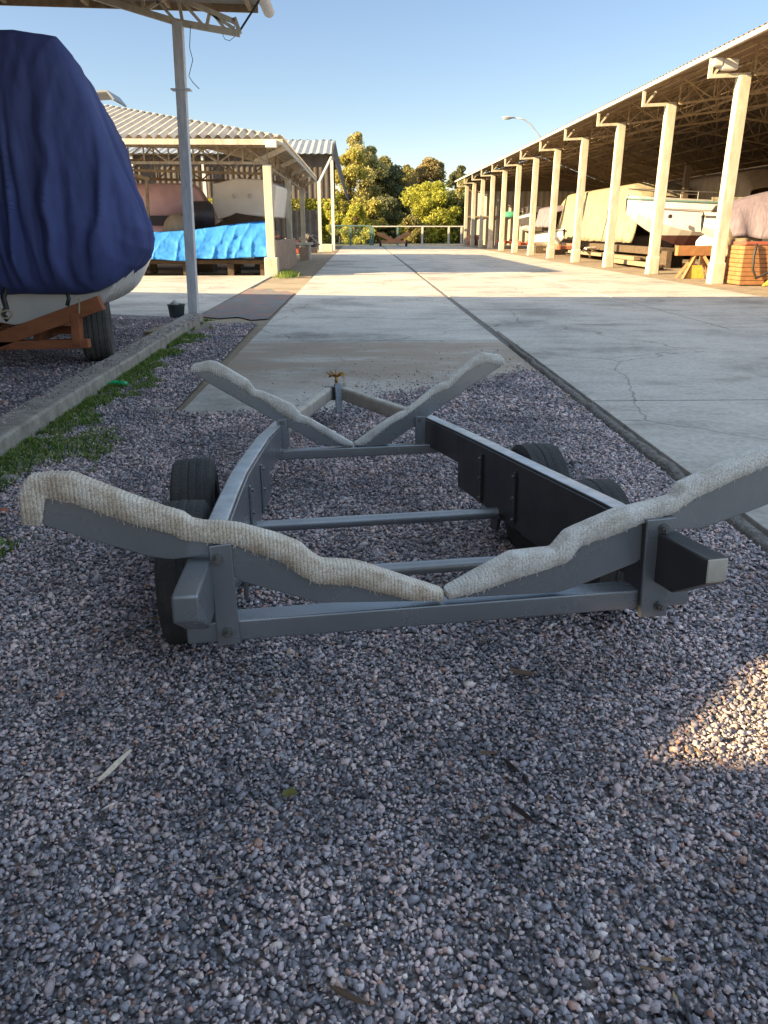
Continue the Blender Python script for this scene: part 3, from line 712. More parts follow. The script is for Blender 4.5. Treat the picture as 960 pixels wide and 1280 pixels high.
# beyond the frame: mirror of the left board's outer end
xo = 2*xm - min(p.x for p in SL0)
dx = xo - S[-1].x; sl = (S[-1].z-S[-3].z)/(S[-1].x-S[-3].x)
S += [Vector((S[-1].x+dx*.85, 0, S[-1].z+sl*dx*.8)), Vector((xo, 0, S[-1].z+sl*dx*.55))]
Lw += [Vector((xo-.06, 0, Lw[-1].z+sl*dx*.8)), Vector((xo, 0, Lw[-1].z+sl*dx*.1))]
B += [Vector((xo-.05, 0, B[-1].z+sl*dx*.8))]
make_board(S, Lw, B, 0, TH, seed=5, n=260, padm='carpet')
print('xm', xm, 'xo', xo)
fl_s = [(237,461),(241,455),(262,450),(272,452),(311,475),(319,487),(327,488),(366,505),(376,518),(387,522),(441,553)]
fl_l = [(237,465),(245,466),(260,464),(285,475),(306,488),(314,495),(327,499),(352,517),(370,528),(385,531),(427,556),(441,558)]
fl_b = [(245,468),(259,478),(340,524),(370,539),(397,556),(429,558),(440,558)]
TH = .04
S, Lw, B = board(fl_s, fl_l, fl_b, YF, TH, '', 0, 0); make_board(S, Lw, B, YF, TH, seed=9, n=140, padm='carpet')
fr_s = [(443,553),(482,525),(499,515),(506,513),(543,482),(558,476),(562,470),(590,448),(602,440),(624,443),(630,450)]
fr_l = [(443,558),(457,556),(488,531),(505,522),(526,506),(543,493),(564,484),(581,466),(607,453),(626,456),(630,457)]
fr_b = [(445,558),(457,558),(484,556),(526,527),(580,489),(626,458)]
S, Lw, B = board(fr_s, fr_l, fr_b, YF, TH, '', 0, 0); make_board(S, Lw, B, YF, TH, seed=12, n=140, padm='carpet')

# brackets that clamp the rear cradle
def bracket(corners, yv, t, bolts, m='paint', flange=0):
    P = [TL(a,b,1,yv) for a,b in corners]
    mb = MB().prism([(p.x, yv, p.z) for p in P], (0,-t,0), (0,0,0))
    if flange:   # folded angle: leg running forwards
        a, b = (P[0], P[3]) 
        mb.prism([(a.x, yv, a.z), (b.x, yv, b.z), (b.x, yv+flange, b.z), (a.x, yv+flange, a.z)], (0,0,0), (.006,0,0))
    br = tp('clamp_plate', mb, M[m], bevel=.004)
    for (a, b) in bolts:
        c = TL(a, b, 1, yv-t)
        k = MB().tube([c, c+Vector((0,-.008,0))], .017, 12); k.tube([c+Vector((0,-.008,0)), c+Vector((0,-.021,0))], .0125, 6)
        k.tube([c+Vector((0,-.02,0)), c+Vector((0,-.028,0))], .007, 8)
        tp('bolt', k, M['bolt'], parent=br)
    return br
bracket([(260,682),(289,678),(301,803),(273,807)], -.004, .010, [(272,699),(285,790)])
bracket([(805,648),(842,644),(829,767),(796,769)], -.004, .022, [(829,661),(823,757)], flange=0)
sidep = MB(); a = TL(808,650,1,-.004); b = TL(800,764,1,-.004)
sidep.prism([(a.x,-.02,a.z-.005),(b.x,-.02,b.z),(b.x,.10,b.z),(a.x,.10,a.z-.02)], (-.010,0,0), (0,0,0))
tp('clamp_plate', sidep, M['paint_dark_shade'], bevel=.003)
# feet under cross member ends
for px in (250, 850):
    c = TL(px, 770, 1, .02)
# short uprights carrying the front cradle
for px in (352, 525):
    a = TL(px, 524 if px<400 else 520, 1, YF-.004); b = TL(px, 561 if px<400 else 557, 1, YF-.004)
    br = tp('clamp_plate', MB().box((a.x-.03, YF-.016, b.z), (a.x+.03, YF-.004, a.z)), M['paint'], bevel=.003)
    tp('bolt', MB().tube([(a.x, YF-.016, a.z-.02), (a.x, YF-.03, a.z-.02)], .012, 6), M['bolt'], parent=br)

# ------------------------------------------------------------------ small things on the gravel
a = G(122,976,.055); b = G(163,938,.06)
d = b-a; mid = a+d*.5+Vector((.006,.004,.004))
single('stick', MB().tube([a, a+d*.25+Vector((.003,0,0)), mid, a+d*.8, b], [.005,.008,.0085,.007,.004], 6), M['stick'], 'pale dry stick lying on the gravel at the left', 'stick', a)
c = G(361,993,.055); lf = MB()
lf.add([c+Vector((-.022,0,0)), c+Vector((-.008,-.014,.004)), c+Vector((.015,-.012,.007)), c+Vector((.024,.002,.004)), c+Vector((.012,.016,.01)), c+Vector((-.008,.014,.006)), c+Vector((0,0,-.001))], [(0,1,6),(1,2,6),(2,3,6),(3,4,6),(4,5,6),(5,0,6)])
M['leafolive'] = mat('olive_leaf', (.16,.15,.03), (.09,.09,.02), rough=.7)
single('fallen_leaf', lf, M['leafolive'], 'small olive leaf on the gravel below the trailer', 'leaf', c, solid=.001)
bl = [((630,950),(648,965),'dark bark flake on the gravel, uppermost of the four'), ((636,1003),(671,1030),'longest dark bark flake, slanting on the gravel'), ((600,1048),(612,1046),'short dark bark flake at the lower left of the long one'), ((654,968),(660,982),'small dark bark flake just right of the uppermost one')]
for (p, q, lb) in bl:
    a = G(*p,.052); b = G(*q,.056); d = (b-a); s = Vector((-d.y,d.x,0)).normalized()
    mbk = MB().loft([[a-s*.003, a+s*.003, a+s*.003+Vector((0,0,.004))], [a+d*.4-s*.009, a+d*.4+s*.009, a+d*.4+Vector((0,0,.010))], [a+d*.75-s*.008, a+d*.75+s*.006, a+d*.75+Vector((0,0,.009))], [b-s*.003, b+s*.003, b+Vector((0,0,.003))]])
    single('bark_flake', mbk, M['litter'], lb, 'bark', a, group='bark flakes on the gravel')
# crushed green bottle
c = G(146,479,.07)
bt = MB(); rg = []
for i in range(13):
    t = i/12; rr_ = [.012,.014,.014,.026,.036,.038,.030,.037,.034,.038,.036,.030,.012][i]
    rg.append([c + Vector((-.11+.22*t, .02*math.sin(t*5), 0)) + Vector((.006*fbm(t*9,k), rr_*math.cos(k*math.pi/5)*(1+.25*fbm(t*7,k,2)), rr_*.75*math.sin(k*math.pi/5)*(1+.3*fbm(t*6,k,5)))) for k in range(10)])
btr = root('plastic_bottle', 'crushed bright green plastic bottle in the grass beside the kerb', 'bottle', c+Vector((0,0,-.03)))
part('bottle_body', bt.loft(rg), M['green_plastic'], btr, smooth=True)
part('bottle_cap', MB().tube([c+Vector((-.112,0,0)), c+Vector((-.132,.0,0))], .015, 10), M['white_gel'], btr)
# stones/rubble in the grass
M['rubble'] = mat('rubble_stone', (.33,.30,.26), (.22,.20,.18), rough=.9, scale=12, bump=.5)
for (px, py, sz, mm, lb) in ((12,600,.07,'rubble','pale rounded rock in the grass beside the kerb, nearest the left edge'), (35,622,.05,'rubble','smaller grey rock in the grass just in front of the pale rounded one'), (2,640,.045,'brickred','small piece of orange brick at the left edge of the gravel'), (82,528,.035,'brickred','rusty brown clod in the grass by the kerb'), (198,513,.10,'rubble','flat dusty concrete lump lying in the gravel near the slab corner'), (232,427,.08,'rubble','pale rubble piece among weeds near the grey post')):
    c = G(px,py,.035); q = MB()
    rg = []
    for i in range(7):
        ph = math.pi*i/6
        rg.append([c + Vector((sz*math.sin(ph)*math.cos(k*math.pi/5)*(1+.3*fbm(k*.9,i*.8,sz*90)), sz*.8*math.sin(ph)*math.sin(k*math.pi/5)*(1+.3*fbm(k,i,7)), sz*(.28 if px==198 else .5)*math.cos(ph))) for k in range(10)])
    single('rock', q.loft(rg), M[mm], lb, 'rock', c, smooth=False)
# bucket by the post
c = G(222,402,.03); 
bk = root('bucket', 'small dark pail standing beside the foot of the grey post', 'bucket', c)
part('pail', MB().lathe([(0,.0),(.105,0),(.112,.02),(.14,.27),(.15,.275),(.15,.285),(.135,.285),(.10,.02),(0,.015)], c, 'z', 20), M['bucket'], bk, smooth=True)
part('handle', MB().tube([c+Vector((.14*math.cos(t), -.02-.10*math.sin(t), .27-.03*math.sin(t))) for t in [math.pi*k/10 for k in range(11)]], .004, 5), M['bolt'], bk)
cc = c + Vector((-.02,0,.30))
part('cloth_wad', MB().loft([[cc+Vector((r*math.cos(k*.9), r*math.sin(k*.9), z+.02*fbm(k,z*9))) for k in range(7)] for r, z in ((.02,-.04),(.07,-.02),(.075,.02),(.03,.05))]), M['white_gel'], bk, smooth=True)
# plank
a = G(186,416,.14); b = G(236,399,.14)
single('plank', MB().bar(a, b, .14, .035), M['wood'], 'weathered grey plank lying on the ground behind the kerb', 'plank', a, bevel=.004)

# ------------------------------------------------------------------ corrugated sheets
def corr(p00, p10, p01, n, amp=.03, pitch=.18, rows=1, hole=None, mb=None):
    """waves run along u (p00->p10), ridges lie along v (p00->p01)"""
    p00, p10, p01 = Vector(p00), Vector(p10), Vector(p01)
    U = p10-p00; V = p01-p00; nn = U.cross(V).normalized(); L_ = U.length; k = max(8, int(L_/pitch*4))
    mb = mb or MB()
    return mb.grid(lambda u, v: p00 + U*u + V*v + nn*amp*math.sin(2*math.pi*u*L_/pitch), k, rows)

# ------------------------------------------------------------------ near left shed (roof overhead left)
yE = 14.6
s1 = root('boat_shelter', 'open metal roofed shelter overhead at the left with one slim grey post', 'shelter', (-2.9, 13.8, 0))
pt = WY(222, 28, 13.8); pb = G(243, 402, .03)
po = part('post', MB().bar(pb, Vector((pt.x, pt.y, pt.z)), .155, .155, up=(0,1,0)), M['post_grey'], s1, bevel=.01)
cpt = pb + (pt-pb)*.79
part('collar_plate', MB().cbox(cpt, (.30,.2,.018)), M['post_grey'], po)
part('base_plate', MB().cbox(pb+Vector((0,0,.02)), (.28,.28,.03)), M['mortar'], po)
yT = 13.8
def chain(mb, pts, w=.06, h=.07):
    for a, b in zip(pts[:-1], pts[1:]): mb.bar(a, b, w, h)
tr = MB()
lc = [WY(300,42,yT), WY(222,28,yT), WY(130,0,yT), WY(0,-42,yT)]
uc = [WY(293,27,yT), WY(243,6,yT), WY(200,-14,yT), WY(0,-100,yT)]
chain(tr, lc, .08, .09); chain(tr, uc, .06, .07)
tr.bar(lc[0], WY(293,22,yT), .06, .06)
for (a, b) in (((293,36),(262,16)), ((262,16),(258,34)), ((256,34),(228,2)), ((283,38),(266,17)), ((228,26),(222,-5)), ((220,27),(180,-18)), ((180,14),(215,-8)), ((180,14),(176,-22)), ((176,14),(130,-35)), ((130,0),(126,-45)), ((128,0),(80,-55))):
    tr.bar(WY(*a,yT), WY(*b,yT), .045, .045)
part('truss', tr, M['cream_post'], s1)
for dy in (-4.6, -9.2):
    t2 = MB(); t2.bar((-1.8, yT+dy, 4.45), (-9, yT+dy, 4.5), .08, .08); t2.bar((-1.8,yT+dy,4.8), (-9,yT+dy,4.95), .06,.06)
    for i in range(9): t2.bar((-1.8-i*.8,yT+dy,4.45+i*.0055), (-1.8-(i+1)*.8 if i%2 else -1.8-i*.8-.4,yT+dy,4.8+i*.0166), .04,.04)
    part('truss', t2, M['cream_post'], s1)
rf1 = MB(); corr((-1.55, yE, 4.93), (-1.55, -26, 4.93), (-9.5, yE, 5.09), 0, .028, .177, mb=rf1)
part('roof', rf1, M['roof_light'], s1)
pg = MB(); pg.bar((-1.62,yE+.02,4.86),(-9,yE+.02,5.0),.03,.12); 
part('verge_board', pg, M['steel_brown'], s1)
for i in range(6): part('purlin', MB().bar((-1.75-i*1.3, yE, 4.86+i*.026), (-1.75-i*1.3, -20, 4.86+i*.026), .05, .08), M['steel_brown'], s1)
# gutter and stay at the corner
part('gutter', MB().loft([[(-1.45+.09*math.cos(t), y, 4.83+.09*math.sin(t)) for t in [math.pi+math.pi*k/8 for k in range(9)]] for y in (yE+.05, -10)], False, False), M['post_grey'], s1, solid=.006)
a = WY(300,38,yT); b = WY(318,10,yT-.1)
part('stay_rod', MB().tube([a, b, b+Vector((.5,-.3,.55))], .018, 6), M['wire'], s1)
wr = MB().tube([WY(238,32,yT-.1), WY(237,60,yT-.1), WY(241,75,yT-.1), WY(236,95,yT-.1), WY(241,103,yT-.1), WY(249,111,yT-.1)], .006, 5)
wr.tube([WY(278,42,yT), WY(281,49,yT), WY(287,51,yT), WY(293,46,yT), WY(293,30,yT)], .005, 5)
part('loose_wire', wr, M['wire'], s1)
# unseen bay shaped to throw the long shade, gap cut for the sun patch
HX = lambda g: g - Vector((math.cos(AZ)/math.tan(EL), math.sin(AZ)/math.tan(EL), 0))*0
def to_roof(g):    # back-trace from ground point to the bay roof  z = 5.08 + (−9−x)*.159
    k = 1/math.tan(EL); ax, ay = math.cos(AZ)*k, math.sin(AZ)*k
    # x = gx - ax z ; z = 5.08 + (-9-x)*.16
    z = (5.08 + (-9-g.x)*.16)/(1-.16*ax)
    return Vector((g.x-ax*z, g.y-ay*z, z))
hole = [to_roof(G(*p)) for p in ((862,952),(920,892),(975,836),(1020,815),(1020,960))]
print('hole', hole)
hx0 = min(p.x for p in hole)-.3; hx1 = max(p.x for p in hole)+.01; hy0 = min(p.y for p in hole)-.01; hy1 = max(p.y for p in hole)+.01
s0 = root('boat_shelter', 'unseen dark roofed shelter beyond the left edge, shaped to cast the long shade', 'shelter', (-17, 0, 0))
def rz(x): return 5.08 + (-9-x)*.16
rb = MB()
def rq(x0,y0,x1,y1): rb.add([(x0,y0,rz(x0)),(x1,y0,rz(x1)),(x1,y1,rz(x1)),(x0,y1,rz(x0))], [(0,1,2,3)])
rq(-26,-26,-9.01,hy0); rq(-26,hy1,-9.01,yE); rq(-26,hy0,hx0,hy1); rq(hx1,hy0,-9.01,hy1)
# ring between the rectangular opening and the slanted gap
rect = [Vector((hx0,hy0,0)),Vector((hx1,hy0,0)),Vector((hx1,hy1,0)),Vector((hx0,hy1,0))]
bmh = bmesh.new()
ov = [bmh.verts.new((p.x,p.y,rz(p.x))) for p in rect]; iv = [bmh.verts.new((p.x,p.y,rz(p.x))) for p in hole]
oe = [bmh.edges.new((ov[i],ov[(i+1)%4])) for i in range(4)]; ie = [bmh.edges.new((iv[i],iv[(i+1)%len(iv)])) for i in range(len(iv))]
bmesh.ops.triangle_fill(bmh, use_beauty=True, edges=oe+ie)
bmh.verts.ensure_lookup_table(); bmh.verts.index_update()
def inside(p, poly):
    c = False; j = len(poly)-1
    for i in range(len(poly)):
        a, b = poly[i], poly[j]
        if (a.y > p.y) != (b.y > p.y) and p.x < (b.x-a.x)*(p.y-a.y)/(b.y-a.y)+a.x: c = not c
        j = i
    return c
rb.add([v.co.copy() for v in bmh.verts], [tuple(v.index for v in f.verts) for f in bmh.faces if not inside(f.calc_center_median(), hole)]); bmh.free()
part('roof', rb, M['roof_dark'], s0, solid=.02)
wb = MB().box((-26.1,-26,0),(-26,yE,rz(-26))); part('wall', wb, M['roof_dark'], s0)
for y in (-20,-12,-4,4,14): part('post', MB().box((-9.1,y-.08,0),(-8.94,y+.08,5.0)), M['post_grey'], s0)

# ------------------------------------------------------------------ navy covered boat on its trailer
bt = root('covered_boat', 'tall boat under a navy blue canvas cover, white hull, on an orange brown trailer', 'boat', (-3.6, 9.5, .1))
# right side profile at the near end: (halfwidth, z) measured from the picture
BX = -3.75
prof = [(0,3.27),(.45,3.27),(.86,3.22),(.98,3.07),(1.06,2.86),(1.16,2.54),(1.26,2.2),(1.40,1.83),(1.49,1.5),(1.47,1.30),(1.34,1.12),(1.12,.97),(.92,.88),(.70,.85),(.35,.85),(0,.85)]
PL = [0]
for a, b in zip(prof[:-1], prof[1:]): PL.append(PL[-1]+math.hypot(b[0]-a[0], b[1]-a[1]))
def pf(t):
    s = t*PL[-1]
    for i in range(len(prof)-1):
        if s <= PL[i+1]+1e-9:
            k = (s-PL[i])/(PL[i+1]-PL[i]); return prof[i][0]+(prof[i+1][0]-prof[i][0])*k, prof[i][1]+(prof[i+1][1]-prof[i][1])*k
    return prof[-1]
def cover_pt(s, a):
    """s 0..1 along length, a -1..1 around section"""
    t = abs(a); sg = 1 if a >= 0 else -1
    hw, z = pf(t)
    y = 8.55 + 4.6*s
    sc_ = (1-.80*s**1.15)
    top = 1 - .30*s
    zz = .88 + (z-.88)*top + .15*s*(1-t)
    amp = .012 + .075*min(1, max(0,(t-.2))*1.6)
    ph = s*34 + 1.8*math.sin(s*9)+ 2.2*fbm(s*6, a*.6, 1)
    fold = amp*(1.1-2.2*abs(math.sin(ph*.75))**.7)*min(1, s*8+.35) + .4*amp*math.sin(ph*2.3+a*3)
    x = sg*(hw*sc_ + fold)
    return Vector((BX + x, y + .02*fbm(a*4, s*5), zz + .02*fbm(s*7, a*5, 4)))
def cover_side(s, a): return cover_pt(s, a)
ribn = 220
rows = []
# near end face bulging towards the camera, with vertical folds
for i in range(60):
    q = i/60
    row = []
    for j in range(401):
        a = -1 + 2*j/400
        e = cover_pt(0, a); cx, cz = BX, 1.9
        f = math.sqrt(1-(1-q)**2)
        zc = e.z if False else cz + (e.z-cz)*q
        xx = cx + (e.x-cx)*q
        yb = 8.55 - .30*math.sqrt(max(0,1-q*q)) - (.22*max(0,(1.9-zc))/1.0)*(1-q*q)
        php = xx*8.5 + .9*math.sin(zc*1.3) + 1.6*fbm(xx*1.4, zc*.45, 7)
        fold = (.10*(abs(math.sin(php))**.6-.5) + .035*math.sin(php*3.7+zc*2) + .02*fbm(xx*9, zc*1.5, 3))*min(1, max(.12,(3.3-zc)/1.6))*(1-q**4) + .03*fbm(xx*3, zc*1.2, 2)
        row.append(Vector((xx, yb + fold, zc)))
    rows.append(row)
for i in range(ribn+1):
    s = i/ribn; rows.append([cover_pt(s, -1+2*j/400) for j in range(401)])
cov = MB().loft(rows, False, False)
part('canvas_cover', cov, M['navy'], bt, smooth=True, weld=True, solid=.012)
# hull: white planing hull below
hr = []
for i in range(17):
    s = i/16; y = 8.62 + 4.6*s; wd = (1-.85*s**2.2); kz = .52 + .5*s**2
    half = [(0,kz),(.5*wd,kz+.10),(.98*wd,kz+.22),(1.10*wd,kz+.38),(1.18*wd,1.14),(1.15*wd,1.2)]
    row = [Vector((BX-x,y,z)) for x, z in reversed(half)] + [Vector((BX+x,y,z)) for x, z in half[1:]]
    hr.append(row)
part('hull', MB().loft(hr, False, False).add([p for p in hr[0]], [tuple(range(len(hr[0])))]), M['white_gel'], bt, weld=True, bevel=.01)
ct = root('trailer', 'orange brown two wheeled trailer under the navy covered boat', 'trailer', (-3.7, 9, .1))
fm = MB()
P = lambda x,y,yy=8.35: WY(x,y,yy)
fm.bar(P(-60,447), P(127,378), .10, .15)
fm.bar(P(-60,433), P(112,429), .10, .09)
part('cross_beam', fm, M['rust_wood'], ct, bevel=.006)
part('upright', MB().bar(P(95,392), P(98,432), .09, .12), M['rust_wood'], ct, bevel=.006)
part('chassis_beam', MB().bar((-3.45,8.45,.42),(-3.55,9.9,.44),.09,.12), M['rust_wood'], ct, bevel=.006)
part('chassis_beam', MB().bar((-4.4,8.45,.42),(-4.1,9.9,.44),.09,.12), M['rust_wood'], ct, bevel=.006)
part('axle', MB().bar((-4.6,8.86,.44),(-3.0,8.86,.44),.08,.08), M['rust_wood'], ct)
for x, s in ((-2.95,1),(-4.62,-1)):
    wz = .1+.364; wh = bpy.data.objects.new('wheel', None); COL.objects.link(wh); wh.parent = ct; wh.location = (x+3.7, 8.86-9, wz-.1)
    wh.rotation_euler = (0,0,R(15))
    prof_ = [(.19,-.09),(.21,-.115),(.28,-.125),(.32,-.118),(.338,-.10)]
    for k in range(5):
        a = -.085+k*.0425; prof_ += [(.350-.002*abs(k-2),a-.014),(.350-.002*abs(k-2),a+.014)]
        if k < 4: prof_ += [(.340,a+.017),(.340,a+.025)]
    prof_ += [(.338,.10),(.32,.118),(.28,.125),(.21,.115),(.19,.09),(.19,-.09)]
    prof_ = [(r_*1.04, a_*1.25) for r_, a_ in prof_]
    part('tyre', MB().lathe(prof_, (0,0,0), 'x', 44), M['rubber_dusty'], wh, local=True)
    part('rim', MB().lathe([(0,s*.02),(.1,s*.03),(.15,-s*.01),(.17,s*.07),(.195,s*.095),(.19,-s*.09),(0,-s*.05)], (0,0,0), 'x', 28), M['rim'], wh, local=True, smooth=True)
# straps hanging from the cover
rp_ = MB().tube([P(8,360,8.28), P(4,372,8.25), P(8,385,8.2), P(3,393,8.2), P(10,400,8.2)], .03, 8)
st_ = part('tie_strap', rp_, M['plastic_black'], bt, smooth=True)
part('tie_strap', MB().tube([P(84,366,8.28), P(86,373,8.26), P(84,382,8.26)], .022, 6), M['plastic_black'], bt, smooth=True)
part('cord', MB().tube([P(99,372,8.26), P(99,392,8.26)], .008, 5), M['rope'], bt)
part('cord', MB().tube([P(8+7*math.cos(t), 393+5*math.sin(t), 8.18) for t in [k*.62 for k in range(11)]], .012, 6), M['rope'], bt)

# ------------------------------------------------------------------ middle left shed (hip roof)
s2 = root('boat_shed', 'open sided shed on the left with a light corrugated hipped roof and tan trusses', 'shed', (-8, 34, 0))
yF = 26.2; xR = -2.35; ze = 4.15; yB = 46.0; xL = -26
hipn = 7.5; slope = .245
rfm = MB()
def s2roof(xu, t):   # front slope: v from eave to ridge
    return None
pitch_ = .30
k = int((xR-xL)/pitch_*6)
rowsA = []
for i in range(k+1):
    x = xL + (xR-xL)*i/k; mx_ = min(hipn, xR-x)
    wv = .06*math.sin(2*math.pi*(x-xL)/pitch_)
    rowsA.append([Vector((x, yF, ze+wv)), Vector((x, yF+mx_, ze+mx_*slope+wv))])
rfm.loft(rowsA, False, False)
part('roof', rfm, M['roof_light'], s2)
rfs = MB(); k = int((yB-yF)/pitch_*6); rowsB = []
for i in range(k+1):
    y = yF + (yB-yF)*i/k; mx_ = min(hipn, y-yF)
    wv = .05*math.sin(2*math.pi*(y-yF)/pitch_)
    rowsB.append([Vector((xR, y, ze+wv)), Vector((xR-mx_, y, ze+mx_*slope+wv))])
rfs.loft(rowsB, False, False)
rfs.add([(xR-hipn, yF+hipn, ze+hipn*slope), (xL, yF+hipn, ze+hipn*slope), (xL, yB, ze+hipn*slope+.4), (xR-hipn, yB, ze+hipn*slope)], [(0,1,2,3)])
part('roof', rfs, M['roof_light'], s2)
fa = MB(); fa.bar((xL,yF+.03,ze-.14),(xR,yF+.03,ze-.14),.04,.16); fa.bar((xR-.04,yF+.05,ze-.14),(xR-.04,yB,ze-.14),.04,.16)
part('fascia', fa, M['cream_post'], s2)
def lat_truss(p, q, hgt, nseg, w=.05):
    mb = MB(); p = Vector(p); q = Vector(q); up = Vector((0,0,hgt))
    mb.bar(p, q, w, w*1.3); mb.bar(p+up, q+up, w, w*1.3)
    for i in range(nseg):
        a = p+(q-p)*(i/nseg); b = p+(q-p)*((i+1)/nseg)
        mb.bar(a, a+up, w*.7, w*.7); mb.bar(a+up if i%2 else a, b if i%2 else b+up, w*.7, w*.7)
    return mb
part('truss', lat_truss((xL,yF+.5,3.45),(xR-.55,yF+.5,3.45),.5,30,.06), M['steel_tan'], s2)
part('truss', lat_truss((xL,yF+4.2,3.9),(xR-.55,yF+4.2,3.35),.8,26,.07), M['steel_tan'], s2)
part('truss', lat_truss((xL,yF+8.2,3.7),(xR-.55,yF+8.2,3.3),.7,26,.07), M['steel_tan'], s2)
part('truss', lat_truss((xR-.55,yF+.5,3.35),(xR-.55,yB-.5,3.35),.55,18,.06), M['steel_tan'], s2)
for i in range(5):
    y = yF+.9+i*4.4
    part('eave_bracket', MB().bar((xR-1.0,y,3.5),(xR+.0,y,3.93),.10,.14), M['cream_post'], s2)
part('corner_lamp', MB().cbox((xR-.35,yF-.02,3.95),(.35,.22,.22)), M['white_gel'], s2, bevel=.02)
for i, (x,y,wd) in enumerate(((-2.92,26.75,.26),(-2.92,34.0,.22),(-2.85,41.2,.22),(-9.6,31.5,.14),(-15,31.5,.14))):
    p_ = part('post', MB().box((x-wd/2,y-wd/2,0),(x+wd/2,y+wd/2,3.4 if i!=1 else 3.4)), M['cream_post'] if i<3 else M['rail_white'], s2, bevel=.01)
    if i in (0, 2): part('footing', MB().box((x-.22,y-.22,0),(x+.22,y+.22,.62)), M['cream_post'] if i==0 else M['block'], p_, bevel=.03)
single('low_wall', MB().box((-3.05,27.0,0),(-2.8,35.6,1.12)), M['block'], 'low tan rendered wall beside the shed pillar at the lane edge', 'wall', (-2.92,31,0), bevel=.02)
# inner brown frame seen left
part('inner_frame', MB().bar(WY(158,216,29),WY(187,224,29),.10,.1).bar(WY(183,224,29),WY(187,300,29),.09,.09), M['steel_tan'], s2)

# blue tarpaulin over a low rack
tb = root('tarp_covered_rack', 'low rack under a bright blue tarpaulin in front of the left shed', 'rack', (-5.5, 27.4, 0))
def tarp(u, v):
    x0 = -9.2 + (-3.1+9.2)*u
    top = .5*0 + (1.32 + .42*u**1.6 + .03*math.sin(u*9))
    bot = .50 + .20*(1-u)*.2 + .05*math.sin(u*7) + (.10 if u > .6 else 0)
    z = top + (bot-top)*v
    y = 27.9 - .75*v + .09*(abs(math.sin(u*34+2.6*v+2.5*fbm(u*6,v*.6)))**.5-.5)*(.45+v*.35) + .06*fbm(u*9, v*4) - .10*math.sin(v*3.1)
    return Vector((x0, y, z))
part('tarpaulin', MB().grid(tarp, 260, 24), M['tarp_blue'], tb, smooth=True, solid=.01)
part('tarpaulin_top', MB().grid(lambda u,v: Vector((-9.2+6.1*u, 27.9+1.3*v, 1.32+.42*u**1.6+.03*math.sin(u*9)-.12*v)), 40, 4), M['tarp_blue'], tb, smooth=True)
rk = MB()
rk.box((-9.2,27.5,.38),(-3.15,29.2,.50))
for x in (-9.0,-7.4,-5.9,-4.4,-3.3):
    for yq in (27.45,29): part('leg', MB().box((x-.1,yq,0),(x+.1,yq+.2,.38)), M['wood_dark'], tb)
part('rack_frame', rk, M['wood_dark'], tb)
# things stored behind: pink boat, cream boxy cabin, tan heap, drums
def shell(name, sect, m, par, smooth=True, bevel=0, **kw): return part(name, MB().loft(sect, True, True), m, par, smooth=smooth, bevel=bevel, **kw)
pk = root('cabin_boat', 'faded pink cabin boat parked under the left shed behind the blue tarpaulin', 'boat', (-8.5,31.5,0))
def rrect(x0,x1,z0,z1,y,r):
    pts = []
    for cx, cz, a0 in ((x1-r,z1-r,0),(x0+r,z1-r,90),(x0+r,z0+r*.4,180),(x1-r,z0+r*.4,270)):
        for t in range(0,91,30):
            a = R(a0+t); rr = r if cz == z1-r else r*.4
            pts.append(Vector((cx+r*math.cos(a), y, cz+rr*math.sin(a))))
    return pts
shell('cabin', [rrect(-9.3,-5.9,1.5,3.0,30.6,.5), rrect(-9.5,-5.8,1.5,3.1,31.5,.6), rrect(-9.2,-6.0,1.5,2.7,34,.5)], M['pink_gel'], pk)
shell('hull', [rrect(-9.6,-5.7,.7,1.6,30.5,.35), rrect(-9.8,-5.6,.6,1.6,32,.35), rrect(-9.0,-6.4,.8,1.6,35,.3)], M['pink_gel'], pk)
part('window', MB().box((-8.9,30.52,1.62),(-6.4,30.6,1.95)), M['hull_dark'], pk, bevel=.01)
part('support', MB().box((-9.3,31,0),(-9,34,.72)), M['wood_dark'], pk); part('support', MB().box((-6.4,31,0),(-6.1,34,.72)), M['wood_dark'], pk)
cb = root('cabin_boat', 'large boxy cream boat hull standing high on supports under the left shed', 'boat', (-4.6,32,0))
# faceted shape: tall blocky transom with pointed lower bow
def CB(px,py,y): return WY(px,py,y)
f1 = [CB(265,230,31),(CB(265,258,31)),CB(272,275,31),CB(295,268,31),CB(343,272,31),CB(346,232,31),CB(331,224,31),CB(293,223,31)]
b1 = [p + Vector((.2,4.2,.0)) for p in f1]
part('hull', MB().loft([f1,b1], True, True), M['cream_gel'], cb, bevel=.06, segs=3)
for px, py in ((293,245),(313,245)):
    c = CB(px,py,30.95); part('hull_fitting', MB().lathe([(0,-.02),(.07,-.015),(.085,0),(.06,.02),(0,.02)], (0,0,0), 'z', 12).xf(Matrix.Translation(c) @ Matrix.Rotation(R(90),4,'X')), M['white_gel'], cb, smooth=True)
sp = MB()
for px in (285,320): 
    c = CB(px,272,31.8); part('support', MB().box((c.x-.12,31.6,0),(c.x+.12,34.5,c.z)), M['wood_dark'], cb)
part('keel_block', MB().prism([CB(262,285,31),CB(295,266,31),CB(345,276,31),CB(345,288,31)], (0,0,0),(0,1.5,0)), M['wood_dark'], cb)
hp = []
c = WY(222,278,28.9)
for i in range(6):
    ph = math.pi/2*i/5; hp.append([c+Vector((.55*math.cos(ph)*math.cos(k*math.pi/6)*(1+.1*fbm(k,i)), .4*math.cos(ph)*math.sin(k*math.pi/6), -.35+.65*math.sin(ph))) for k in range(12)])
single('sack', MB().loft(hp), M['tan_cloth'], 'pale tan bundle on top of the blue tarpaulin rack', 'sack', c, smooth=True)
dk = root('outboard_motor', 'dark motor and gear beside the cream hull above the blue tarpaulin', 'motor', (-5.6,29.4,0))
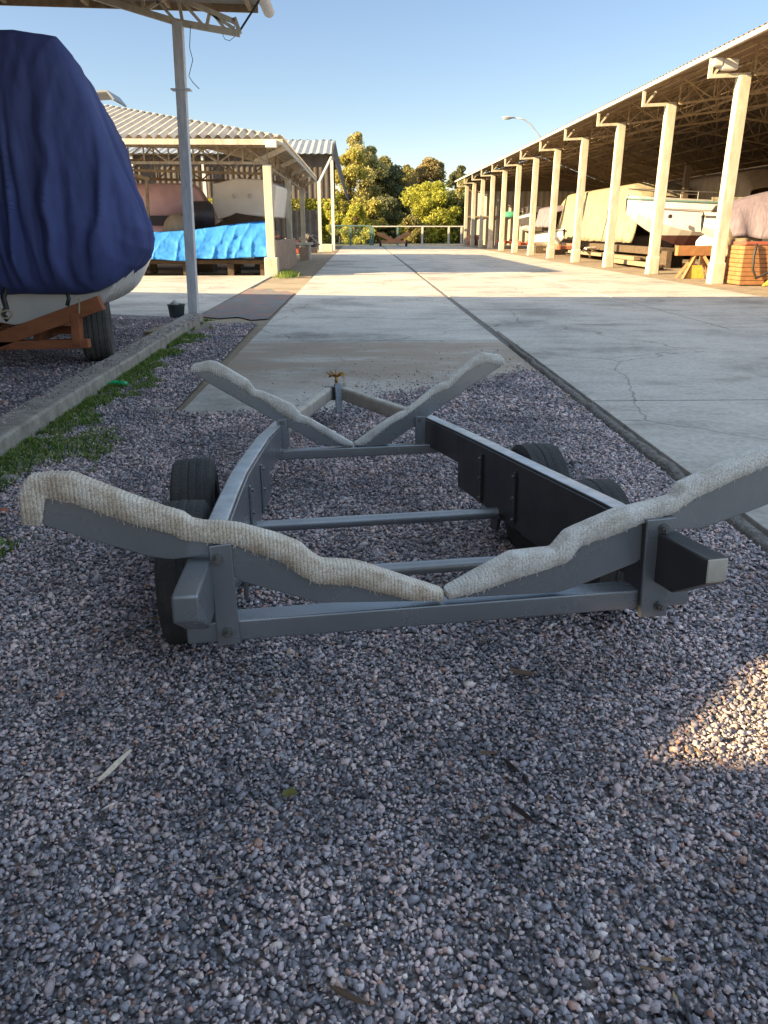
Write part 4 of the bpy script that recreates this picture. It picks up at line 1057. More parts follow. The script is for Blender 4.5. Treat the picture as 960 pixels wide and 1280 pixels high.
part('cowling', MB().loft([rrect(-6.3,-5.2,1.5,2.35,29.6,.25), rrect(-6.2,-5.3,1.5,2.45,30.2,.25), rrect(-6.1,-5.4,1.6,2.2,30.8,.2)]), M['hull_dark'], dk, smooth=True)
part('stand', MB().box((-6.1,29.7,0),(-5.4,30.6,1.55)), M['wood_dark'], dk)
ml = root('motorcycle', 'small dark motorcycle with a white mudguard parked just beyond the shed pillar', 'motorcycle', (-2.3,38,0))
ml.location = (-3.7, 38, 0)
for yy, in ((37.4,),(38.7,)):
    part('wheel', MB().lathe([(.24,-.05),(.30,-.05),(.32,0),(.30,.05),(.24,.05),(.24,-.05)], (-3.7,yy,.32), 'x', 20), M['rubber'], ml)
part('frame', MB().tube([(-3.7,37.4,.32),(-3.7,37.7,.85),(-3.7,38.3,.8),(-3.7,38.7,.32)], .05, 8).tube([(-3.7,37.9,.45),(-3.7,38.3,.45)], .16, 8), M['hull_dark'], ml, smooth=True)
part('seat', MB().loft([rrect(-3.85,-3.55,.88,1.02,38.1,.05), rrect(-3.82,-3.58,.9,1.08,38.8,.05)]), M['plastic_black'], ml)
part('mudguard', MB().lathe([(.36,-.08),(.40,0),(.36,.08)], (-3.7,37.4,.32), 'x', 20, arc=.5), M['white_gel'], ml, smooth=True, solid=.01)
part('handlebar', MB().tube([(-4.05,37.6,1.15),(-3.7,37.55,1.05),(-3.35,37.6,1.15)], .025, 6), M['bolt'], ml)
# weeds at pillar foot
rs = random.Random(11); wp = [(-2.45+rs.gauss(0,.16), 26.8+rs.gauss(0,.5), .02) for _ in range(700)]
wg = mesh_obj('weeds', blades('weeds', wp, (.05,.24), (.008,.016), 4, 1.2), M['grass']); wg['kind'] = 'stuff'; wg['label'] = 'clump of green weeds at the foot of the shed pillar'; wg['category'] = 'weeds'
struct('wall_earth_strip', sheet([(-2.78,27.1),(-1.62,26.0),(-1.62,76),(-2.78,76)], .016), M['dirt'])  # earth strip between the low wall and the lane

# ------------------------------------------------------------------ far left shed (grey roof, dark cladding)
s3 = root('boat_shed', 'far shed with grey ridged roof and dark hanging cladding behind the hipped shed', 'shed', (-12, 62, 0))
yy3 = 60.0; xr3 = -1.95; 
part('roof', corr((xr3,yy3-.6,6.45),(-32,yy3-.6,6.45),(xr3-.1,yy3+7,8.05),0,.035,.5), M['roof_grey'], s3)
part('roof', corr((xr3,yy3+14.6,6.4),(-32,yy3+14.6,6.4),(xr3-.1,yy3+7,8.05),0,.06,.6), M['roof_grey'], s3)
cl = MB(); corr((-32,yy3,3.55),(xr3+.2,yy3,3.55),(-32,yy3,6.4),0,.03,.4, mb=cl); part('cladding', cl, M['roof_dark'], s3)
ge = MB().add([(xr3+.05,yy3-.6,6.45),(xr3+.05,yy3+7,8.05),(xr3+.05,yy3+14.6,6.45),(xr3+1.1,yy3+14.6,3.6),(xr3+1.0,yy3-.6,3.6)], [(0,1,2,3,4)])
part('gable_cladding', ge, M['roof_dark'], s3, solid=.05)
for (x,y) in ((-2.75,56.5),(-1.95,yy3-.3),(-6.5,yy3-.3),(-11,yy3-.3),(-16,yy3-.3)):
    p_ = part('post', MB().box((x-.11,y-.11,0),(x+.11,y+.11,4.5 if y<57 else 6.3)), M['rail_white'] if y<57 else M['post_grey'], s3)
    if y < 57: part('footing', MB().box((x+.15,y-.3,0),(x+.85,y+.3,.5)), M['cream_post'], p_, bevel=.03)
part('brace', MB().bar((-2.75,56.5,4.4),(-1.95,yy3-.3,6.3),.12,.12), M['rail_white'], s3)
# junk heap and fence behind
single('sheet_fence', corr((-34,76,0),(-3.6,76,0),(-34,76,3.1),0,.05,.6), M['fence_grey'], 'grey corrugated sheet fence behind the sheds on the left', 'fence', (-18,76,0))
for i, (x, y, sx, sz, mm, lb) in enumerate(((-4.6,52,1.4,1.0,'orange_red','dull red engine hoist frame among the stored gear at the far left'), (-3.4,54,1.1,1.2,'hull_dark','dark stack of stored gear beside the white far post'), (-5.8,50,1.2,1.3,'maroon','maroon covered gear pile under the left sheds'))):
    rt = root('stored_gear', lb, 'gear', (x,y,0))
    bm_ = MB()
    for k in range(7):
        cx = x+random.uniform(-sx/2,sx/2); cy = y+random.uniform(-.4,.4); cz = random.uniform(.15,sz-.1)
        bm_.cbox((cx,cy,cz), (random.uniform(.3,.7),random.uniform(.2,.5),random.uniform(.12,.35)), Euler((random.uniform(-.4,.4),random.uniform(-.4,.4),random.uniform(0,3))).to_matrix())
    bm_.box((x-sx/2,y-.4,0),(x+sx/2,y+.4,.35))
    part('crate_pile', bm_, M[mm], rt, bevel=.02)
    part('pipe', MB().tube([(x-sx/2,y-.3,.3),(x,y-.35,sz),(x+sx/2+.2,y-.3,.5)], .05, 6), M['bolt'], rt)
# white trestle box beyond low wall
single('white_bench', MB().box((-3.5,41.0,.75),(-2.4,41.5,.85)).box((-3.4,41.1,0),(-3.3,41.4,.75)).box((-2.6,41.1,0),(-2.5,41.4,.75)).box((-3.5,41.4,.85),(-3.42,41.48,1.3)), M['rail_white'], 'small white bench frame between the low wall and the posts', 'bench', (-3,41,0))

# ------------------------------------------------------------------ right long shed
s4 = root('boat_shed', 'very long open shed on the right with brown roof and cream columns', 'shed', (17, 48, 0))
XC = 10.2; EX = 9.25; EZ = 5.86; RX = 17.2; RZ = 8.1; FX = 25.2; FZ = 5.2; Y0 = 13.0; Y1 = 80.5
rr4 = MB(); corr((EX,Y0,EZ),(EX,Y1,EZ),(RX,Y0,RZ),0,.03,.26, mb=rr4)
part('roof', rr4, M['roof_brown'], s4)
rr5 = MB(); corr((FX,Y0,FZ),(FX,Y1,FZ),(RX,Y0,RZ),0,.03,.26, mb=rr5); part('roof', rr5, M['roof_brown'], s4)
part('eave_gutter', MB().bar((EX-.02,Y0,EZ-.09),(EX-.02,Y1,EZ-.09),.07,.10), M['post_grey'], s4)
ycol = [23.1-.3+5.1*i for i in range(12)]
def zr(x): return EZ+(RZ-EZ)*(x-EX)/(RX-EX) if x < RX else RZ+(FZ-RZ)*(x-RX)/(FX-RX)
def zbot(x): return 5.30 + .9*(x-XC)/(RX-XC) if x < RX else 6.2-1.3*(x-RX)/(FX-RX)
def truss4():
    mb = MB(); n = 14
    xs = [EX+.1+(FX-EX-.3)*i/n for i in range(n+1)]
    top = [Vector((x,0,zr(x)-.10)) for x in xs]; bot = [Vector((x,0,zbot(x) if x > XC else 5.28)) for x in xs]
    for a, b in zip(top[:-1], top[1:]): mb.bar(a, b, .06, .07)
    for a, b in zip(bot[1:-1], bot[2:]): mb.bar(a, b, .06, .07)
    for i in range(1, n):
        mb.bar(bot[i], top[i], .04, .04); mb.bar(bot[i], top[i+1], .04, .04) if i < n else None
        mb.bar(top[i], bot[min(i+1,n)], .035, .035)
    return mb
def column4():
    mb = MB(); mb.box((XC-.15,-.15,.0),(XC+.15,.15,5.30)); return mb
def brk4():
    mb = MB(); mb.bar((XC+.15,0,5.33),(EX+.0,0,5.28),.10,.09); mb.bar((EX+.04,0,5.24),(EX+.04,0,5.80),.09,.09); mb.bar((EX+.1,0,5.3),(EX+.42,0,5.68),.06,.06); return mb
c0 = t0 = None
for i, y in enumerate(ycol + [17.7]):
    if c0 is None:
        c0 = part('column', column4(), M['cream_post'], s4, local=True, bevel=.012); b0 = part('eave_arm', brk4(), M['cream_post'], c0, local=True)
        f0 = part('footing', MB().box((XC-.185,-.185,0),(XC+.185,.185,.6)), M['cream_post'], c0, local=True, bevel=.03)
        t0 = part('truss', truss4(), M['steel_brown'], s4, local=True)
        cc_, tt_ = c0, t0
    else:
        cc_ = copy_tree(c0, s4); tt_ = copy_tree(t0, s4)
    cc_.location = (-17, y-48, 0); tt_.location = (-17, y-48, 0)
for k in range(7):
    x = EX+.4+k*1.25; part('purlin', MB().bar((x,Y0,zr(x)-.05),(x,Y1,zr(x)-.05),.05,.08), M['steel_brown'], s4)
for k in range(6):
    x = RX+.8+k*1.3; part('purlin', MB().bar((x,Y0,zr(x)-.05),(x,Y1,zr(x)-.05),.05,.08), M['steel_brown'], s4)
for x, z in ((13.5,5.9),(17.2,6.4)): part('tie_bar', MB().bar((x,Y0,z),(x,Y1,z),.06,.07), M['steel_tan'], s4)
part('spotlight', MB().cbox((9.75,22.75,5.55),(.42,.22,.26)), M['white_gel'], s4, bevel=.03)
part('spotlight', MB().cbox((9.42,22.75,5.60),(.24,.25,.2)), M['white_gel'], s4, bevel=.03)
part('roof_light_panel', MB().add([(13.0,31.0,zr(13.0)-.12),(14.2,31.0,zr(14.2)-.12),(14.2,33.2,zr(14.2)-.12),(13.0,33.2,zr(13)-.12)],[(0,1,2,3)]), M['lens'], s4, solid=.01)
ew = MB(); corr((10.35,80,0),(25,80,0),(10.35,80,4.9),0,.06,.6, mb=ew)
part('end_wall', ew, M['wall_sheet'], s4)
part('end_wall', MB().add([(10.35,80.1,4.9),(25,80.1,4.9),(25,80.1,5.2),(RX,80.1,RZ-.15),(10.35,80.1,zr(10.35)-.15)],[(0,1,2,3,4)]), M['roof_brown'], s4, label='dark gable infill above the pale end wall')
part('wall_rail', MB().bar((10.35,79.9,2.6),(25,79.9,2.6),.08,.12), M['steel_brown'], s4)
part('back_wall', MB().box((25.25,13,0),(25.35,80,5.3)), M['wood_dark'], s4)

# ------------------------------------------------------------------ boats and gear in the right shed
def mk_boat(name, label, base, length, beam_, zk, zg, ang, mats, deck=True, group=None, keelm=None):
    """planing hull, bow towards local -x"""
    t = root(name, label, 'boat', base); rot = Matrix.Rotation(ang, 4, 'Z')
    rows = []; low = []; n = 16
    for i in range(n+1):
        s = i/n; x = -length/2 + length*s
        wd = beam_/2*min(1, (s*1.9+.02)**.62) if s < .53 else beam_/2
        kz = zk + (zg-zk)*.8*max(0,1-s*2.4)**1.6
        g = zg + .28*max(0,1-s)**1.3; ch = kz + (g-kz)*.34; zw = zk + (zg-zk)*.30; wz = min(max(zw,kz+.002),ch); wx = wd*.78*(wz-kz)/(ch-kz)
        half = [(0,kz),(wx,wz),(wx+.004,wz+.004),(wd*.80,ch+.02),(wd,g)]
        rows.append([Vector((x,-a,z)) for a,z in reversed(half[2:])] + [Vector((x,a,z)) for a,z in half[2:]])
        low.append([Vector((x,-a,z)) for a,z in reversed(half[:3])] + [Vector((x,a,z)) for a,z in half[1:3]])
    def place(mb): mb.v = [rot @ v for v in mb.v]; return mb
    sides = MB()
    L_ = [[r[0],r[1],r[2]] for r in rows]; Rr = [[r[3],r[4],r[5]] for r in rows]
    sides.loft(L_, False, False); sides.loft(Rr, False, False)
    sides.loft([[r[0], Vector((r[0].x,0,r[0].z+.12*1)), r[5]] for r in rows], False, False)
    sides.add([rows[-1][k] for k in range(6)], [(0,1,2,3,4,5)])
    part('topsides', place(sides), mats[0], t, local=True, smooth=False)
    lw = MB().loft(low, False, False); lw.add(low[-1], [tuple(range(5))])
    part('bottom', place(lw), mats[1], t, local=True)
    rb_ = MB().tube([r[0]+Vector((0,-.02,-.02)) for r in rows], .035, 6); rb_.tube([r[5]+Vector((0,.02,-.02)) for r in rows], .035, 6)
    part('rub_rail', place(rb_), mats[2], t, local=True)
    return t, place, rows
def railing(t, place, rows, m, h=.35, i0=0, i1=9):
    mb = MB()
    for side in (0,5):
        pts = [rows[i][side]*1 + Vector((0,.08 if side==0 else -.08,h)) for i in range(i0,i1)]
        mb.tube(pts, .018, 6)
        for i in range(i0,i1,3): mb.tube([rows[i][side]+Vector((0,.08 if side==0 else -.08,0)), pts[i-i0]], .015, 5)
    part('bow_rail', place(mb), m, t, local=True)
# white speedboat with maroon bottom, bow to the lane
spd, pl, rw = mk_boat('speedboat', 'white speedboat with maroon bottom, its bow pointing at the lane from the right shed', (13.9,32.6,0), 6.6, 2.3, .78, 2.35, 0, (M['white_gel'],M['maroon'],M['rail_teal']))
railing(spd, pl, rw, M['bolt'])
part('stripe', pl(MB().loft([[r[0]+Vector((0,-.012,-.34)), r[0]+Vector((0,-.012,-.30))] for r in rw[2:]], False, False)), M['lavender'], spd, local=True, solid=.004)
part('porthole', pl(MB().tube([Vector((-1.9,-1.04,1.95)),Vector((-1.9,-1.12,1.95))], .08, 12)), M['hull_dark'], spd, local=True)
sc1 = MB()
for k in range(2): sc1.bar((12.4+k*2.2,32.0,.35),(12.4+k*2.2,33.2,.35),.14,.7)
single('boat_cradle', MB().bar((12.0,32.6,.70),(16.8,32.6,.70),.16,.12).box((12.2,31.9,.0),(12.4,33.3,.66)).box((15.2,31.9,0),(15.4,33.3,.66)), M['wood_dark'], 'dark timber cradle carrying the white speedboat with maroon bottom', 'cradle', (14,32.6,0))
# crumpled cream cover hanging over the speedboat's stern
def drape(x0,x1,y0,z0,z1,seed,amp=.08,freq=16,bulge=.3):
    def f(u,v):
        x = x0+(x1-x0)*u; z = z1+(z0-z1)*v + .10*fbm(u*4,seed)*v
        return Vector((x, y0 - bulge*math.sin(min(v*1.4,1)*1.57) + amp*math.sin(u*freq+2*fbm(u*4,v*2,seed))*(.3+v) , z))
    return f
single('boat_cover', MB().grid(drape(13.6,15.6,31.7,1.35,2.65,3,.09,14,.25), 40, 16), M['cream_cloth'], 'crumpled cream sheet draped over the stern of the white speedboat', 'cover', (14.6,31.6,1.3), smooth=True, solid=.01)
# boat with lavender cover nearer
lb, pl, rw = mk_boat('covered_boat', 'white boat under a grey lavender canvas at the right edge', (14.3,25.8,0), 7.0, 2.5, .55, 1.6, R(3), (M['white_gel'],M['white_gel'],M['hull_dark']))
def lav(u, v):
    a = -1+2*v; x = -3.0+6.4*u
    wd = 1.42*min(1,(u*2.2+.25))**.5
    t = abs(a); prof2 = [(0,2.85),(.45,2.78),(.78,2.5),(1.0,1.8),(1.05,1.22)]
    k = t*4; i = min(int(k),3); f = k-i
    hw = prof2[i][0]+(prof2[i+1][0]-prof2[i][0])*f; z = prof2[i][1]+(prof2[i+1][1]-prof2[i][1])*f
    z = 1.22+(z-1.22)*(.62+.38*min(1,u*2.2)) + .05*math.sin(u*8)
    fold = (.05*math.sin(u*46+2*fbm(u*5,a)) )*min(1,max(0,t-.35)*2.2)
    z += (.06*math.sin(u*30) if t > .9 else 0)
    return Vector((x, (1 if a>0 else -1)*(hw*wd+fold), z))
part('canvas_cover', pl(MB().grid(lav, 150, 32)), M['lavender'], lb, local=True, smooth=True, solid=.012)
single('boat_cradle', MB().box((12.4,24.9,0),(12.6,26.8,.62)).box((16,24.9,0),(16.2,26.8,.62)).box((12.3,25.7,.3),(16.3,25.85,.45)), M['wood_dark'], 'dark timber cradle under the lavender covered boat', 'cradle', (15,25.6,0))
single('draped_sheet', MB().grid(drape(11.3,12.4,24.9,.7,1.5,8,.06,9,.15), 24, 12), M['tan_cloth'], 'plain tan sheet hanging below the lavender covered boat', 'cover', (12.5,25,.7), smooth=True, solid=.01)
# large cream covered boats further back
def shroud(name, label, x0, y0, y1, wdt, ztop, zbot_, m, seed, slopeend=.25):
    """long side faces the lane (-x)"""
    mb = MB()
    def f(u, v):
        y = y0+(y1-y0)*u; a = -1+2*v; t = abs(a)
        endf = min(1, (u/.10+.25))**.5 * min(1, ((1-u)/slopeend+.15))**.5
        z = ztop*(.72+.28*endf) if t < .35 else None
        if t < .35: hw = wdt*.5*t/.35*.8; zz = ztop - .18*(t/.35)**2
        else: k = (t-.35)/.65; hw = wdt*.5*(.8+.24*k); zz = ztop-.18 + (zbot_-ztop+.18)*k
        zz = zbot_+(zz-zbot_)*(.5+.5*endf)
        fold = (.16*math.sin(y*6+2.5*fbm(y*.5,t*2,seed)+1.5*t)+.05*math.sin(y*17+3*t))*max(0,t-.3)
        return Vector((x0+wdt/2 + (1 if a>0 else -1)*(hw*(.6+.4*endf)+fold), y, zz + (.08*fbm(y*1.5,seed) if t>.9 else 0)))
    mb.grid(f, int((y1-y0)*14), 28)
    t_ = root(name, label, 'boat', (x0+wdt/2,(y0+y1)/2,0))
    part('canvas_cover', mb, m, t_, smooth=True, solid=.012)
    low = MB().box((x0+.6,y0+.8,.3),(x0+wdt-.6,y1-.8,zbot_+.35)); part('hull', low, M['hull_dark'], t_, bevel=.15)
    for yq in (y0+1, y1-1.5): part('support', MB().box((x0+.5,yq,0),(x0+wdt-.5,yq+.3,.4)), M['wood_dark'], t_)
    return t_
shroud('covered_boat', 'big boat wrapped in pale cream canvas behind the middle columns of the right shed', 13.3, 40.5, 57.5, 3.4, 3.75, .85, M['cream_cloth'], 4)
shroud('covered_boat', 'long boat wrapped in tan canvas behind the bow of the white speedboat', 16.6, 36.0, 47.5, 3.2, 4.0, .9, M['tan_cloth'], 9)
single('dark_post', MB().box((15.3,38.9,0),(15.55,39.15,4.3)), M['wood_dark'], 'dark upright post between the cream and the tan wrapped boats', 'post', (15.4,39,0))
# lavender one further and blue/white boats far
fb, pl, rw = mk_boat('motorboat', 'white and black motorboat with outboard seen between the farther cream columns', (13.6,63.5,0), 8.5, 2.6, .9, 2.35, R(78), (M['white_gel'],M['hull_dark'],M['bolt']))
railing(fb, pl, rw, M['bolt'], h=.45)
part('dark_band', pl(MB().loft([[r[0]+Vector((0,-.03,-.75)), r[0]+Vector((0,-.03,-.25))] for r in rw[1:]], False, False)), M['hull_dark'], fb, local=True, solid=.02)
part('dark_band', pl(MB().loft([[r[5]+Vector((0,.03,-.75)), r[5]+Vector((0,.03,-.25))] for r in rw[1:]], False, False)), M['hull_dark'], fb, local=True, solid=.02)
part('windscreen', pl(MB().add([(-.6,-.8,2.5),(-.6,.8,2.5),(.1,.8,3.1),(.1,-.8,3.1)],[(0,1,2,3)])), M['hull_dark'], fb, local=True, solid=.03)
ob = MB().loft([rrect(-.25,.25,1.7,2.7,4.2,.15), rrect(-.25,.25,1.7,2.8,4.6,.15)]); ob.v = [Vector((v.y,v.x,v.z)) for v in ob.v]
part('outboard_motor', pl(ob), M['bolt'], fb, local=True, bevel=.03)
single('green_cover', MB().loft([[Vector((12.4,70.5+.2*k,2.45)),Vector((12.7,70.5+.2*k,2.85+.05*math.sin(k*2))),Vector((13.9,70.5+.2*k,2.9)),Vector((14.2,70.5+.2*k,2.45))] for k in range(12)]), M['green_cloth'], 'green cloth bundle on the far boat near the end wall', 'cover', (13,71,2.4), smooth=True)
shroud('covered_boat', 'medium boat under a pinkish lavender cover between the motorboat and the cream canvas', 12.7, 55.0, 60.5, 2.4, 3.0, 1.6, M['lavender'], 14)
# white dinghy below lavender
dg, pl, rw = mk_boat('dinghy', 'small white dinghy lying low in front of the cream wrapped boat', (11.9,50.5,0), 4.6, 1.5, .45, 1.15, R(95), (M['white_gel'],M['cream_gel'],M['hull_dark']))
single('boat_cradle', MB().box((11.3,49,0),(12.5,49.15,.48)).box((11.3,52,0),(12.5,52.15,.48)).box((11.8,48.9,.2),(11.95,52.2,.33)), M['wood_dark'], 'low timber cradle under the small white dinghy', 'cradle', (11.9,50.5,0))
# low gear along the column line
red_trailer_group = None
for (y, x, L_, m_, lb_) in ((64.5,11.2,3.2,'orange_red','low faded red trailer frame in front of the far motorboat'), (57.5,11.1,2.6,'orange_red','bright red trailer frame beside the sixth cream column'), (46.5,11.2,2.2,'brickred','rusty orange block pile just past the white dinghy')):
    t_ = root('low_trailer' if 'trailer' in lb_ else 'block_pile', lb_, 'trailer' if 'trailer' in lb_ else 'blocks', (x,y,0))
    q = MB(); q.bar((x,y-L_/2,.55),(x,y+L_/2,.55),.12,.3); q.bar((x+1,y-L_/2,.55),(x+1,y+L_/2,.55),.12,.3)
    for k in (-1,0,1): q.bar((x-.1,y+k*L_/2.4,.5),(x+1.1,y+k*L_/2.4,.5),.14,.16)
    part('frame', q, M[m_], t_)
    part('wheel' if 'trailer' in lb_ else 'block', MB().lathe([(.1,-.08),(.28,-.09),(.30,0),(.28,.09),(.1,.08),(.1,-.08)], (x-.12,y,.3), 'x', 18), M['rubber'] if 'trailer' in lb_ else M[m_], t_)
for k, (y0_,y1_,x,z,wd,ht,m_,lb_) in enumerate(((34,45,11.6,.32,.9,.14,'wood','long pale timber planks stacked low behind the columns'), (30,36,11.0,.2,.6,.16,'wood','short stack of planks in front of the speedboat'), (33,44,12.4,.62,1.1,.3,'wood_dark','dark flat timber stack under the tan wrapped boat'))):
    q = MB()
    for j in range(3): q.box((x+j*wd/3,y0_+.15*j,z-ht/2),(x+(j+1)*wd/3-.02,y1_-.2*j,z+ht/2-.02*j))
    q.box((x,y0_+.5,0),(x+wd,y0_+.7,z-ht/2-.002)); q.box((x,y1_-1,0),(x+wd,y1_-.8,z-ht/2-.002))
    single('plank_stack', q, M[m_], lb_, 'planks', (x,(y0_+y1_)/2,0))
logs = root('scrap_heap', 'pale scrap heap of pipes and rolls on the planks behind the eighth column', 'scrap', (11.5,41.5,.4))
for j in range(4): part('pipe', MB().tube([(11.2+.15*j,40.4+.3*j,.48+.06*(j%2)),(11.9+.1*j,42.4-.2*j,.55)], .08, 8), M['cream_gel' if j%2 else 'hull_dark'], logs)
# orange trestle
tx, ty = 10.75, 25.4
tr_ = root('trestle', 'orange trestle with splayed legs standing behind the nearest cream column', 'trestle', (tx,ty,0))
part('beam', MB().box((tx-.75,ty-.12,.70),(tx+.55,ty+.12,1.0)), M['orange'], tr_, bevel=.015)
for s in (-1,1):
    for q in (-1,1): part('leg', MB().bar((tx+s*.12,ty+q*.05,.72),(tx+s*.55,ty+q*.30,0),.09,.09), M['orange'], tr_)
part('base_board', MB().prism([(tx-.5,ty-.25,.02),(tx+.15,ty-.25,.02),(tx+.05,ty-.2,.42),(tx-.28,ty-.2,.42)], (0,0,0),(0,.04,0)), M['yellow'], tr_)
# orange yellow stack of crates with hoses
cr = root('crate_stack', 'orange wooden crate stack hung with black hoses at the right edge', 'crates', (11.5,22.0,0))
q = MB()
for j in range(9): q.box((10.5,21.9,.04+j*.115),(12.6,22.9,.145+j*.115))
part('crate', q, M['orange'], cr, bevel=.008)
part('lid', MB().box((10.55,21.95,1.09),(11.7,22.8,1.16)), M['orange_red'], cr, bevel=.01)
q = MB().prism([(11.1,21.75,.02),(12.5,21.75,.02),(12.45,21.78,.32),(12.0,21.8,.42),(11.4,21.8,.33)], (0,-.02,0),(0,.1,0)); part('yellow_sheet', q, M['yellow'], cr, bevel=.02)
hz = MB()
hz.tube([(10.8,21.85,1.12),(10.74,21.8,.8),(10.76,21.78,.45),(10.88,21.76,.22),(11.1,21.76,.33),(11.35,21.76,.45),(11.65,21.78,.55),(11.8,21.8,.9),(11.85,21.85,1.14)], .035, 8)
part('hose', hz, M['rubberhose'], cr, smooth=True)
part('hose', MB().tube([(11.2,21.84,1.15),(11.2,21.8,.7),(11.35,21.78,.5),(11.4,21.82,1.1)], .06, 8), M['lavender'], cr, smooth=True)
part('hose', MB().tube([(12.1,21.84,1.2),(12.15,21.8,.75),(12.3,21.78,.6),(12.5,21.82,.9)], .08, 8), M['lavender'], cr, smooth=True)
wbn = []
c = Vector((11.5,26.3,1.05))
for i in range(8):
    ph = math.pi*i/7; wbn.append([c+Vector((.55*math.sin(ph)*math.cos(k*math.pi/6)*(1+.2*fbm(k,i)), .35*math.sin(ph)*math.sin(k*math.pi/6), .32*math.cos(ph)*(1+.2*fbm(i,k)))) for k in range(12)])
single('cloth_bundle', MB().loft(wbn), M['white_gel'], 'crumpled white bundle above the orange trestle', 'cloth', c, smooth=True)
single('bundle_table', MB().box((11.0,25.9,.68),(12.1,26.8,.74)).box((11.05,26,0),(11.15,26.1,.68)).box((11.95,26,0),(12.05,26.1,.68)).box((11.05,26.6,0),(11.15,26.7,.68)).box((11.95,26.6,0),(12.05,26.7,.68)), M['wood_dark'], 'plain low table under the crumpled white bundle', 'table', (11.5,26.3,0))
# clay pots at the far end
for j, (x,y) in enumerate(((10.6,77.5),(11.2,77.8))):
    single('barrel', MB().lathe([(0,0),(.34,0),(.40,.45),(.34,.95),(0,.95)], (x,y,0), 'z', 16), M['brickred'], 'orange brown drum at the far end of the column row, the one %s' % ('nearer the lane' if j == 0 else 'deeper inside'), 'drum', (x,y,0), smooth=True, group='drums at the far end')

# ------------------------------------------------------------------ far fence, cradle trailer, lamp
YFe = 78.5
fnr = root('rail_fence', 'pale metal rail fence across the far end of the lane', 'fence', (3.0,YFe,0))
xa = WY(465,285,YFe).x; xb = WY(583,285,YFe).x
part('rail', MB().bar((xa,YFe,1.72),(xb,YFe,1.72),.09,.10), M['rail_white'], fnr)
part('rail', MB().bar((xa,YFe,.12),(xb,YFe,.12),.07,.08), M['rail_white'], fnr)
for px in (466,497,528,561,577): 
    x = WY(px,285,YFe).x; part('post', MB().box((x-.09,YFe-.06,0),(x+.09,YFe+.06,1.7)), M['rail_white'] if px > 520 else M['rail_teal'], fnr)
fnl = root('rail_fence', 'dark teal rail fence beside the sheds at the far left of the lane', 'fence', (0,YFe,0))
xc = WY(411,285,YFe).x
part('rail', MB().bar((xc,YFe,1.78),(xa-.1,YFe,1.78),.09,.12), M['rail_teal'], fnl)
part('rail', MB().bar((xc,YFe,.12),(xa-.1,YFe,.12),.07,.08), M['rail_teal'], fnl)
for px in (416,438,463): 
    x = WY(px,285,YFe).x; part('post', MB().box((x-.09,YFe-.06,0),(x+.09,YFe+.06,1.75)), M['rail_teal'], fnl)
mesh = MB()
for k in range(30):
    x = xc+(xa-xc)*k/30; mesh.bar((x,YFe,.15),(x,YFe,1.72),.02,.02)
for z in (.5,.9,1.3): mesh.bar((xc,YFe,z),(xa-.1,YFe,z),.015,.015)
part('mesh', mesh, M['rail_teal'], fnl)
oc = root('cradle_trailer', 'orange brown trailer with a V shaped cradle parked at the far end of the lane', 'trailer', (WY(492,308,72).x,72,0))
ox = oc.location.x
q = MB()
for s in (-1,1):
    part('cradle_arm', MB().bar((ox,72,.45),(ox+s*1.15,72,1.05),.14,.34).cbox((ox+s*1.2,72,1.02),(.5,.3,.3), Euler((0,-s*.4,0)).to_matrix()), M['cradle_orange'], oc, bevel=.03)
    part('wheel', MB().lathe([(.1,-.09),(.27,-.1),(.30,0),(.27,.1),(.1,.09),(.1,-.09)], (ox+s*1.15,72.6,.30), 'x', 18), M['rubber'], oc)
part('frame', MB().bar((ox-1.1,72,.42),(ox+1.1,72,.42),.16,.22).bar((ox-.9,72,.42),(ox-.2,75.5,.42),.12,.14).bar((ox+.9,72,.42),(ox+.2,75.5,.42),.12,.14), M['cradle_orange'], oc, bevel=.02)
lx, ly = 19.4, 84.0
hd = WY(634,147,ly)
lp = root('street_lamp', 'grey street lamp with a curved arm rising above the long right shed roof', 'street lamp', (lx,ly,0))
part('pole', MB().tube([(lx,ly,0),(lx,ly,7.6),WY(690,192,ly)], [.12,.08,.07], 10), M['lamp_grey'], lp, smooth=True)
part('arm', MB().tube([WY(690,192,ly),WY(675,171,ly),WY(664,156,ly),WY(655,149,ly),WY(642,147,ly)], .06, 8), M['lamp_grey'], lp, smooth=True)
hh_ = part('lamp_head', MB().loft([[hd+Vector((x,r*math.cos(t),r*.45*math.sin(t))) for t in [k*math.pi/5 for k in range(10)]] for x, r in ((-.55,.08),(-.35,.26),(.1,.30),(.5,.2),(.8,.08))]), M['lamp_grey'], lp, smooth=True)
part('lens', MB().loft([[hd+Vector((x,r*math.cos(t),-.08+r*.3*math.sin(t)-.04)) for t in [k*math.pi/5 for k in range(10)]] for x, r in ((-.4,.08),(-.2,.2),(.2,.2),(.35,.08))]), M['lens'], hh_, smooth=True)
# small vent cap visible above the boat cover
c = WY(131,121,36)
vn = root('roof_vent', 'small grey roof corner showing above the navy cover', 'roof', (c.x,c.y,0))
part('post', MB().bar((c.x-.9,c.y,0),(c.x-.9,c.y,c.z-.2),.12,.12), M['post_grey'], vn)
part('roof_sheet', MB().add([(c.x-3,c.y,c.z+.05),(c.x+.1,c.y,c.z+.22),(c.x+.35,c.y,c.z-.1),(c.x+.3,c.y+2,c.z-.1),(c.x+.05,c.y+2,c.z+.22),(c.x-3,c.y+2,c.z+.05)],[(0,1,4,5),(1,2,3,4)]), M['roof_grey'], vn, solid=.08)

